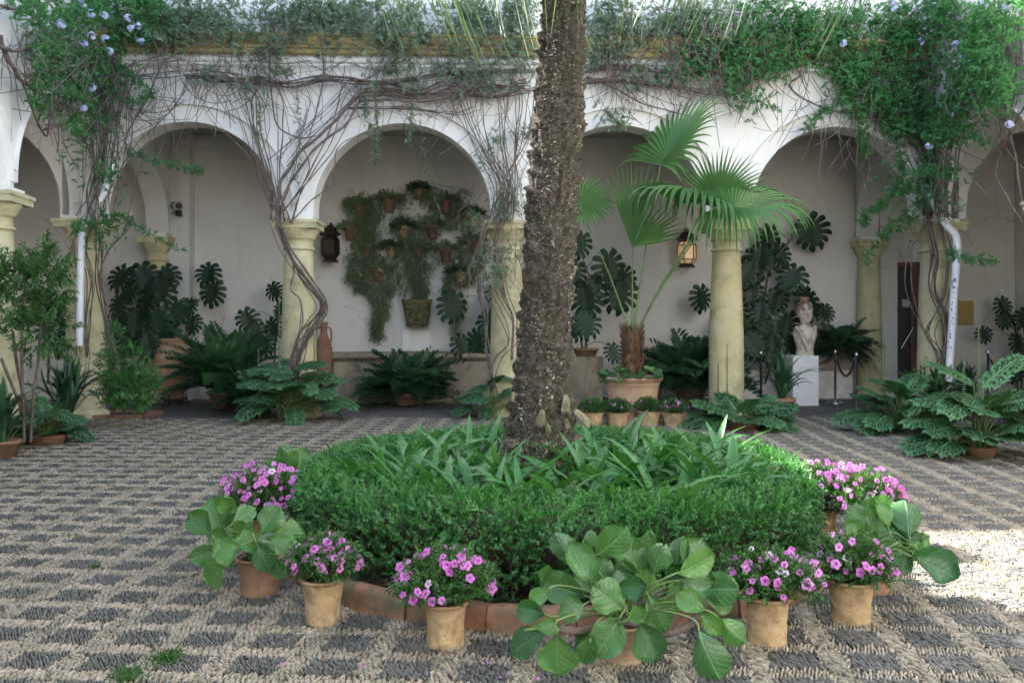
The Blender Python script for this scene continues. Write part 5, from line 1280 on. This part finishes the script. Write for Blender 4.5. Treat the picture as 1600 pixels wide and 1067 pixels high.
def palm_blade(hp, d, nn_, L, span, n, g, free=.45, costa=.28, cup=.12, seed=0):
    """costapalmate fan: folded ray segments springing along a short arching midrib, tips hanging by their own weight"""
    r = random.Random(seed); B = basis(d, nn_); X, D, Z = B.col[0], B.col[1], B.col[2]; b = MB(); K = 10
    for k in range(n):
        a = R(-span/2+span*k/(n-1)); tc = 1-abs(a)/R(span/2); o = hp+D*costa*L*tc-Vector((0, 0, .10*g*L*tc*tc))
        v = (X*math.sin(a)+D*math.cos(a)+Z*(cup+.10*abs(math.sin(a)))).normalized(); l = L*(1-.30*costa*tc)*r.uniform(.92, 1.05)*(.85+.15*math.cos(a*.7)); p = o.copy(); rows = []
        dw = R(span/(n-1))/2; gg = g*r.uniform(.75, 1.35); tw = Z.copy()
        for j in range(K+1):
            q = j/K; sd_ = v.cross(tw); sd_ = sd_.normalized() if sd_.length > 1e-4 else X; up_ = sd_.cross(v).normalized()
            hw = (q*l*math.tan(dw)+.006+costa*L/(n)*abs(math.sin(a))*.9)
            if q > free: hw = (free*l*math.tan(dw)+.006+costa*L/n*abs(math.sin(a))*.9)*max(.04, 1-((q-free)/(1-free)))**.85
            rows += [p-sd_*hw+up_*hw*.45, p-up_*hw*.45, p+sd_*hw+up_*hw*.45]
            v = (v+Vector((0, 0, -gg*.46*max(0, q-.12)**1.15))).normalized(); p = p+v*(l/K)
        b.add(rows, [(i*3+j, i*3+j+1, i*3+j+4, i*3+j+3) for i in range(K) for j in range(2)])
    return b
fans = [ # hastula px, py, Y, axis, normal, size, span, segments, gravity, costa
  (988, 386, 12.10, (-.06,0,1), (.3,-1,.15), 1.12, 44, 11, .10, .16),
  (988, 386, 12.15, (.85,.15,.62), (-.2,-1,.3), .80, 60, 11, .12, .15),
  (1118, 322, 11.75, (-.93,-.10,.40), (-.10,-.20,1), 1.22, 170, 32, 1.9, .50),
  (1032, 257, 12.30, (.60,-.05,.82), (-.85,-.40,.35), 1.12, 190, 30, .45, .35),
  (1122, 325, 11.60, (.96,-.12,.22), (-.05,-.55,.85), 1.16, 280, 50, 1.5, .36),
  (1118, 318, 11.95, (.45,.05,.88), (-.3,-1,.2), .80, 150, 28, .18, .10),
  (903, 318, 12.55, (.85,0,.15), (-.1,-1,.4), .55, 200, 26, .6, .25)]
base = Vector((c.x, Yp, zt2-.08))
for i, (hx_, hy_, Y, d, nn_, L, span, n_, g_, cst) in enumerate(fans):
    hp = at(hx_, hy_, Y)
    if i != 1:
        ctl = base+(hp-base)*.5+Vector(((hp.x-base.x)*-.04, 0, .02))
        MB().tube(spline([base+Vector((0,0,-.1)), base+(ctl-base)*.35, ctl, hp], 6), [.017-.009*j/18 for j in range(19)], 7, cap=False).build('leaf_stalk','stemg',fp)
    palm_blade(hp, d, nn_, L, span, n_, g_, costa=cst, seed=i).build('fan_blade', 'palm', fp)
LV = small = None
rr = random.Random(3)
for i in range(34):
    w = rr.uniform(0, 2*PI); q = rr.uniform(.12, .42); pz = h+rr.uniform(-.03, .14)*(1.1-q); L = rr.uniform(.12, .19)
    place('leaf', BERG[rr.randrange(8)], fp, (c.x+q*math.cos(w), Yp+q*math.sin(w)*.8, pz), (math.cos(w), math.sin(w), rr.uniform(-.3,.4)), (rr.uniform(-.3,.3), -.35, 1), (L*1.2, L, L))
# four small petunia pots in front of it
for i, (px, pyb, wr, nf, l) in enumerate(((928,668,36,4,'small leafy petunia pot at the left end of the row by the palm pot'),(967,668,40,12,'small petunia pot with scattered pink blooms, second from the left by the palm pot'),(1016,666,42,9,'small petunia pot with few pink blooms, third in the row by the palm pot'),(1056,668,40,26,'small petunia pot crowded with pink blooms, right end of the row by the palm pot'))):
    petunia_plant('potted_petunia', px, pyb, wr, wr*.72, 23, l, seed=20+i, dome=(.17,.13), nfl=nf, group='row of small petunia pots by the palm pot')
# paving weeds
for k, (px, py, w) in enumerate(((262,1032,22),(200,1062,24),(700,790,1),(150,890,6),(1380,840,8))):
    if w < 5: continue
    q = gr(px, py); s = q.y/F; n = w*14
    P_ = np.stack([q.x+RS.normal(size=n)*w*s*.5, q.y+RS.normal(size=n)*w*s*.6, np.full(n,.012)],1); wd = bake('weeds', SPR, P_, dirs(n,.8), dirs(n,1), RS.uniform(.012,.026,n), 'petleaf', None); wd['kind'] = 'stuff'
# ============================================================ CLIMBING VINES
def vat(px, py, off=.08):
    d = ray(px, py); k = d.x/d.y; Y = 12.74-off
    if k < 0:
        q = (-4.719+off)/(k+.0893)
        if q > 0: Y = min(Y, q)
    else:
        q = (7.336-off)/(k+.0282)
        if q > 0: Y = min(Y, q)
    return at(px, py, Y)
def colat(px, py, off=.1):   # on the courtyard side of a column shaft
    return at(px, py, 12.72-off-.10)
class Vine:
    def __init__(s, label): s.r = empty('climbing_vine', (0,0,0), label, 'vine'); s.first = True; s.mb = MB(); s.rr = random.Random(len(label)*7)
    def stem(s, pts, w=.02, off=.1, lower=False, name='stem', single=True, n=6):
        P = [(colat if lower else vat)(x, y, off) for x, y in pts]
        if s.first: s.r.location = P[-1] if not lower else P[0]; s.first = False
        sp = spline(P, n); k = len(sp)
        ph = s.rr.uniform(0, 6)
        sp = [p+Vector((nz.noise(p*3+Vector((ph,0,0)))*w*1.6, 0, nz.noise(p*3+Vector((0,ph,9)))*w*1.6)) for p in sp]
        rad_ = [w*(1-.45*i/k)*(1+.18*math.sin(i*1.7+ph)) for i in range(k)]
        b = MB() if single else s.mb; b.tube(sp, rad_, 6)
        if single: b.build(name, 'vine', s.r)
    def bundle(s, pts, m, jit, w=(.006, .013), off=(.05, .2), lower=False):
        for i in range(m):
            jx = s.rr.gauss(0, jit); jy = s.rr.gauss(0, jit*.6)
            q = [(x+jx+s.rr.gauss(0, jit*.5), y+jy*.5+s.rr.gauss(0, jit*.35)) for x, y in pts]
            s.stem(q, s.rr.uniform(*w), s.rr.uniform(*off), lower, single=False, n=5)
    def twigs(s, x0, y0, x1, y1, m, ln=(30, 110), w=(.003, .007), off=(.03, .35), vert=.5):
        for i in range(m):
            x, y = s.rr.uniform(x0, x1), s.rr.uniform(y0, y1); a = s.rr.uniform(0, PI) if s.rr.random() > vert else PI/2+s.rr.gauss(0, .5); L = s.rr.uniform(*ln); cv = s.rr.gauss(0, .5)
            pts = [(x, y)]
            for k in range(4): x += math.cos(a)*L/4; y += math.sin(a)*L/4; a += cv/3; pts.append((x, y))
            o = s.rr.uniform(*off); P = [vat(px, py, o+.03*q) for q, (px, py) in enumerate(pts)]
            s.mb.tube(spline(P, 3), s.rr.uniform(*w), 4, cap=False)
    def leaves(s, regions, mat, size=(.09, .15), tm=None, name='foliage', down=0.0, off=(.05, .40)):
        P = []
        for (x0, y0, x1, y1, m) in regions:
            # clumpy sampling inside an ellipse-ish patch
            kk = max(3, m//28); cs = [(RS.uniform(x0, x1), RS.uniform(y0, y1), RS.uniform(6, 20)) for _ in range(kk)]
            for i in range(m):
                c = cs[RS.randint(kk)]; x = c[0]+RS.normal()*c[2]; y = c[1]+RS.normal()*c[2]*.8
                P.append(tuple(vat(x, y, RS.uniform(*off))))
        P = np.array(P); m = len(P); D = RS.normal(size=(m,3))*.7; D[:,2] -= down; D[:,1] -= .25
        cl = np.sin(P[:,0]*7)*np.sin(P[:,2]*9+P[:,0]*3)
        bake(name, tm or SPR, P, D, dirs(m, .5, (0,-.8,0)), RS.uniform(size[0], size[1], m), mat, s.r, np.clip(.35+.3*RS.rand(m)+.3*cl, 0, 1))
    def strand(s, pts, mat, dens=5, size=(.05, .09), w=.0035, off=.25, tm=None):
        P = [vat(x, y, off) for x, y in pts]; sp = spline(P, 6); s.mb.tube(sp, w, 4, cap=False)
        L = []
        for p, q in zip(sp[:-1], sp[1:]):
            for k in range(dens): L.append(tuple(p+(q-p)*RS.rand()+Vector(RS.normal(size=3)*.012)))
        L = np.array(L); m = len(L); bake('leafy_strand', tm or SPR, L, dirs(m, -.3), dirs(m, .6), RS.uniform(size[0], size[1], m), mat, s.r)
    def done(s): s.mb.build('thin_stems', 'vine', s.r, 'stuff')
    def flowers(s, spots, off=.45):
        for (x, y) in spots:
            c = vat(x, y, off); b = MB()
            for i in range(10):
                v = Vector((s.rr.gauss(0, 1), s.rr.gauss(0, 1), s.rr.gauss(0, 1))).normalized(); e = c+v*.042; z = (v+Vector((0, -.7, .2))).normalized(); B = basis(z.orthogonal(), z)
                for k in range(5):
                    a = 2*PI*k/5; b.add([e, e+B@Vector((math.cos(a-.5)*.022, math.sin(a-.5)*.018, .004)), e+B@Vector((math.cos(a)*.034, math.sin(a)*.034, 0)), e+B@Vector((math.cos(a+.5)*.022, math.sin(a+.5)*.022, .004))], [(0,1,2,3)])
            b.build('flower_cluster', 'bluepetal', s.r)

V1 = Vine('leafless woody vine twisting up the column left of the trough and along the cornice')
main = [(455,640),(455,600),(463,562),(478,529),(496,499),(505,482),(496,458),(474,428),(452,391),(434,352)]
V1.stem(main, .036, .12, True); V1.stem([(x+6+3*math.sin(i*2), y) for i, (x, y) in enumerate(main)], .024, .17, True); V1.stem([(x-7+4*math.sin(i*1.7), y-4) for i, (x, y) in enumerate(main)], .020, .10, True)
V1.bundle(main, 5, 5, (.010, .016), (.08, .2), True)
V1.bundle([(461,600),(461,542),(472,499),(466,470),(451,451),(455,420),(440,374)], 2, 3, (.010,.014), (.1,.15), True)
V1.stem([(434,352),(434,325),(439,287),(462,243),(495,213),(531,180),(567,144),(585,132)], .034, .12)
V1.stem([(438,350),(446,300),(470,262),(500,228),(536,196),(560,160),(556,125)], .026, .16)
V1.stem([(433,345),(430,300),(403,232),(402,180),(396,110)], .014, .1)
V1.stem([(421,40),(421,90),(424,150),(428,182),(441,204),(466,215),(495,212)], .017, .14)
V1.stem([(502,60),(505,110),(502,144),(492,184),(484,212)], .016, .18)
V1.stem([(455,350),(470,300),(482,262),(476,240),(465,215)], .012, .18)
V1.stem([(452,350),(482,318),(508,296),(522,270),(527,232),(560,212),(590,206)], .011, .22)
for off_, dy in ((.10,0),(.14,6),(.18,-7),(.2,14),(.12,-14)):
    V1.stem([(560,146+dy),(600,143+dy),(650,150+dy*.6),(700,142+dy),(750,140-dy*.5),(822,131+dy*.5)], .018, off_)
V1.bundle([(590,135),(650,152),(720,146),(780,150),(825,140)], 8, 9, (.009,.017))
V1.bundle([(300,118),(350,126),(400,124),(450,132),(520,122),(600,130),(700,118),(830,112)], 8, 8, (.008,.015))
V1.bundle([(210,120),(260,116),(330,110),(400,122)], 4, 6, (.005,.009))
for _ in range(13):
    x = V1.rr.uniform(375, 560); x2 = x+V1.rr.uniform(-110, 70)
    V1.bundle([(440+V1.rr.uniform(-14, 20), 345), (440+(x-440)*.35, 290), (440+(x-440)*.75, 210+V1.rr.uniform(-25, 25)), (x, 150), (x2, 105)], 1, 4, (.007,.014))
for _ in range(7):
    x = V1.rr.uniform(250, 420); V1.bundle([(425,330),(400,260),(x+40,185),(x,120)], 1, 6, (.004,.008))
V1.bundle([(541,171),(630,169),(712,177),(742,170)], 3, 4, (.006,.01)); V1.bundle([(437,250),(470,210),(520,165),(545,130)], 6, 10, (.005,.010))
V1.twigs(180,0,840,118,330,(30,130),(.003,.007)); V1.twigs(180,95,840,165,60,(30,120),(.003,.006),(.05,.2),.15)
for _x in range(190, 840, 26): V1.leaves([(_x, 2, _x+26, 66, 52)], 'greyl', (.075,.13), name='veil_foliage')
V1.leaves([(190,0,840,58,1500),(330,45,520,118,170),(520,50,840,118,430),(560,110,780,150,150),(380,95,480,135,70)], 'greyl', (.085,.15))
V1.strand([(586,140),(590,190),(588,225),(586,255)], 'greyl', 6); V1.strand([(570,150),(574,180),(578,215)], 'greyl', 6); V1.strand([(644,160),(640,200),(636,228)], 'greyl', 5)
V1.strand([(655,165),(658,200),(664,255),(674,290),(686,330),(700,350)], 'greyl', 2, (.03,.06)); V1.strand([(463,145),(466,190),(468,240),(463,285)], 'greyl', 4, (.05,.08)); V1.strand([(405,160),(406,200),(400,225)], 'greyl', 4)
V1.done()

V2 = Vine('tangle of thin woody vine stems beside the column behind the palm trunk')
V2.bundle([(774,610),(764,556),(758,502),(752,441),(752,380),(765,345)], 4, 5, (.008,.014), (.05,.16), True)
V2.bundle([(800,560),(801,502),(788,460),(778,424),(770,380),(780,345)], 4, 5, (.008,.013), (.05,.16), True)
V2.bundle([(764,600),(780,560),(801,529),(768,465),(745,430),(755,380)], 3, 5, (.006,.01), (.05,.16), True)
V2.stem([(735,440),(732,421),(745,395),(770,385),(800,360)], .010, .2, True)
for _ in range(20):
    x = V2.rr.uniform(690, 835); V2.bundle([(V2.rr.uniform(768, 800), 345),(V2.rr.uniform(775, 800), 290),(790+(x-790)*.6, 225),(x, 150),(x+V2.rr.uniform(-40, 40), 110)], 1, 5, (.006,.012))
V2.twigs(735,170,835,420,80,(30,110),(.003,.006),(.04,.3))
V2.leaves([(745,200,835,330,150),(735,330,800,445,170),(745,395,775,450,120)], 'greyl', (.06,.11), off=(.1,.35))
V2.strand([(735,330),(745,340),(728,352)], 'greyl', 5); V2.done()

V3 = Vine('leafy green vine trained along the cornice to the right of the palm trunk')
V3.bundle([(915,128),(960,125),(1010,132),(1060,138),(1120,148),(1160,140)], 8, 7, (.006,.013)); V3.stem([(915,120),(950,135),(990,155),(1005,163),(1050,176),(1085,182)], .015, .12)
V3.stem([(1096,166),(1095,130),(1100,90)], .007, .1); V3.bundle([(1110,150),(1130,130),(1160,140),(1185,110),(1200,60)], 6, 8, (.005,.01)); V3.bundle([(915,110),(960,105),(1040,112),(1110,118)], 8, 8, (.004,.01))
V3.twigs(915,0,1240,110,300,(30,120)); V3.twigs(930,95,1190,165,60,(30,90),(.003,.006),(.05,.2),.2)
for _x in range(915, 1130, 26): V3.leaves([(_x, 2, _x+26, 66, 50)], 'greyl', (.075,.13), name='veil_foliage')
V3.leaves([(920,0,1130,50,500),(915,50,1020,115,260),(1050,60,1110,110,120),(930,110,1000,185,60)], 'greyl', (.085,.15))
V3.leaves([(1080,40,1260,110,950),(1060,80,1200,130,330),(1130,120,1180,165,90),(1020,95,1090,125,60),(1150,0,1270,50,420)], 'vinel', (.08,.15))
V3.strand([(1180,155),(1200,165),(1220,172)], 'vinel', 4); V3.strand([(945,175),(960,185),(968,200)], 'greyl', 4); V3.done()

V4 = Vine('dense green vine with pale blue flowers climbing the right corner column')
V4.stem([(1252,118),(1234,134),(1252,154),(1288,171),(1334,177),(1377,171),(1416,190),(1449,213),(1463,262),(1459,335)], .018, .14)
V4.bundle([(1459,340),(1462,262),(1456,215),(1445,170),(1440,110),(1430,60)], 16, 11, (.007,.016)); V4.bundle([(1477,340),(1477,312),(1482,240),(1501,170),(1505,100)], 9, 8, (.006,.014))
V4.bundle([(1460,340),(1450,250),(1400,190),(1350,185),(1345,200)], 4, 6, (.006,.01)); V4.bundle([(1455,250),(1400,180),(1360,130),(1330,110)], 6, 8, (.005,.01))
V4.bundle([(1452,340),(1457,396),(1457,452),(1474,497),(1476,565),(1466,600)], 6, 6, (.009,.017), (.04,.16), True)
V4.bundle([(1425,375),(1420,389),(1420,452),(1439,512),(1465,554),(1470,600)], 2, 3, (.009,.013), (.05,.12), True); V4.bundle([(1466,340),(1480,415),(1470,470),(1450,520),(1468,560),(1468,600)], 4, 6, (.008,.015), (.04,.16), True)
V4.stem([(1420,602),(1435,580),(1465,565),(1478,548)], .012, .14, True)
V4.twigs(1240,0,1530,230,200,(30,120)); V4.twigs(1430,200,1490,340,25,(30,90))
V4.leaves([(1260,0,1500,60,1150),(1250,60,1420,120,650),(1300,110,1440,170,560),(1380,100,1510,215,1000),(1340,160,1420,190,110),(1425,215,1475,300,190),(1440,290,1470,330,60),(1490,20,1540,150,450)], 'vinel', (.085,.155))
for pts in ([(1345,195),(1348,220),(1352,240)], [(1400,195),(1405,240),(1412,275)], [(1330,140),(1300,165),(1275,185),(1255,203)], [(1440,285),(1400,300),(1360,330),(1345,350)], [(1440,300),(1410,290),(1380,320),(1350,335)], [(1440,320),(1400,345),(1375,370)], [(1480,395),(1510,402),(1555,408)], [(1440,335),(1390,365),(1345,410)], [(1480,190),(1515,205),(1550,228)]):
    V4.strand(pts, 'vinel', 6, (.07,.12), off=.3)
V4.leaves([(1395,265,1440,335,110)], 'vinel', (.07,.11), off=(.2,.4)); V4.leaves([(1415,560,1470,600,90)], 'bright', (.06,.1), off=(.3,.5))
V4.flowers([(1318,68),(1494,70),(1503,93),(1398,15),(1440,65),(1393,4),(1452,228)]); V4.done()

V5 = Vine('vine with sunlit pale leaves hanging at the right edge above the nearest column')
V5.stem([(1600,167),(1577,210),(1557,262),(1560,284),(1580,321),(1598,348)], .016, .15); V5.stem([(1560,174),(1580,210),(1588,262),(1597,320)], .018, .12)
V5.bundle([(1567,0),(1567,60),(1564,110),(1567,184),(1580,215)], 7, 8, (.006,.012)); V5.bundle([(1595,0),(1590,90),(1585,150),(1575,205)], 6, 8, (.006,.012))
V5.twigs(1520,0,1600,190,70); V5.leaves([(1510,0,1560,90,620),(1515,80,1555,165,420),(1560,0,1600,60,200),(1550,110,1585,190,160)], 'vinel', (.075,.13), off=(.15,.75))
V5.flowers([(1546,25),(1578,195),(1572,10),(1540,5)], .5); V5.done()

V6 = Vine('dense green vine with pale blue flowers climbing the left corner column')
V6.stem([(0,56),(20,108),(43,134),(75,154),(105,164),(116,190),(138,230),(148,262),(151,312),(144,344)], .026, .16)
V6.stem([(0,62),(33,131),(59,194),(75,213),(79,184),(98,157)], .016, .12); V6.stem([(0,12),(30,14),(60,8),(90,2)], .022, .2); V6.stem([(0,70),(25,80),(55,72),(75,55)], .024, .2)
V6.stem([(256,92),(243,125),(230,154),(203,203),(197,230),(210,272),(207,312),(197,348)], .014, .16); V6.stem([(177,98),(174,148),(190,203),(198,232)], .012, .14)
V6.stem([(295,115),(279,157),(243,197),(210,230),(184,272),(164,314),(152,345)], .010, .14); V6.stem([(203,340),(190,368),(166,398),(155,440),(169,482),(179,543),(176,610)], .014, .16, True)
V6.bundle([(75,203),(100,196),(112,190)], 3, 5, (.006,.010)); V6.bundle([(185,100),(178,150),(168,220),(158,290),(150,345)], 15, 10, (.006,.014)); V6.bundle([(150,100),(150,170),(155,240),(150,300),(146,345)], 12, 12, (.006,.014))
V6.bundle([(132,555),(130,500),(136,440),(128,390),(140,345)], 10, 8, (.006,.012), (.05,.16), True); V6.bundle([(178,600),(168,500),(158,440),(156,374),(150,345)], 5, 5, (.009,.015), (.05,.16), True)
V6.bundle([(243,197),(215,175),(230,150),(290,160)], 3, 6, (.004,.008)); V6.bundle([(100,100),(120,150),(110,180)], 5, 8, (.005,.010))
V6.twigs(60,0,260,200,130,(30,120)); V6.twigs(0,15,70,110,26,(50,110),(.003,.006),(.04,.15),1.0)
V6.leaves([(90,0,230,55,950),(75,50,185,100,430),(110,90,180,160,340),(115,150,170,260,230),(60,95,105,190,110),(30,0,90,40,170),(200,0,300,60,330),(150,255,175,300,60)], 'vinel', (.075,.14))
V6.leaves([(55,20,130,130,420)], 'greyl', (.08,.13), name='pale_foliage')
for pts in ([(190,110),(215,125),(240,150)], [(195,235),(240,250),(290,262),(318,268)], [(180,145),(210,160),(235,150)], [(155,330),(170,350),(185,335),(225,360),(285,392)], [(150,345),(125,352),(112,362)], [(60,110),(55,150),(62,175)]):
    V6.strand(pts, 'vinel', 6, (.06,.10), off=.25)
V6.leaves([(125,345,200,375,90)], 'vinel', (.06,.1), off=(.2,.35))
V6.flowers([(142,21),(162,24),(200,28),(143,56),(130,66),(165,61),(220,64),(205,45),(170,80),(143,136),(95,37),(132,170),(128,5),(215,40)]); V6.done()
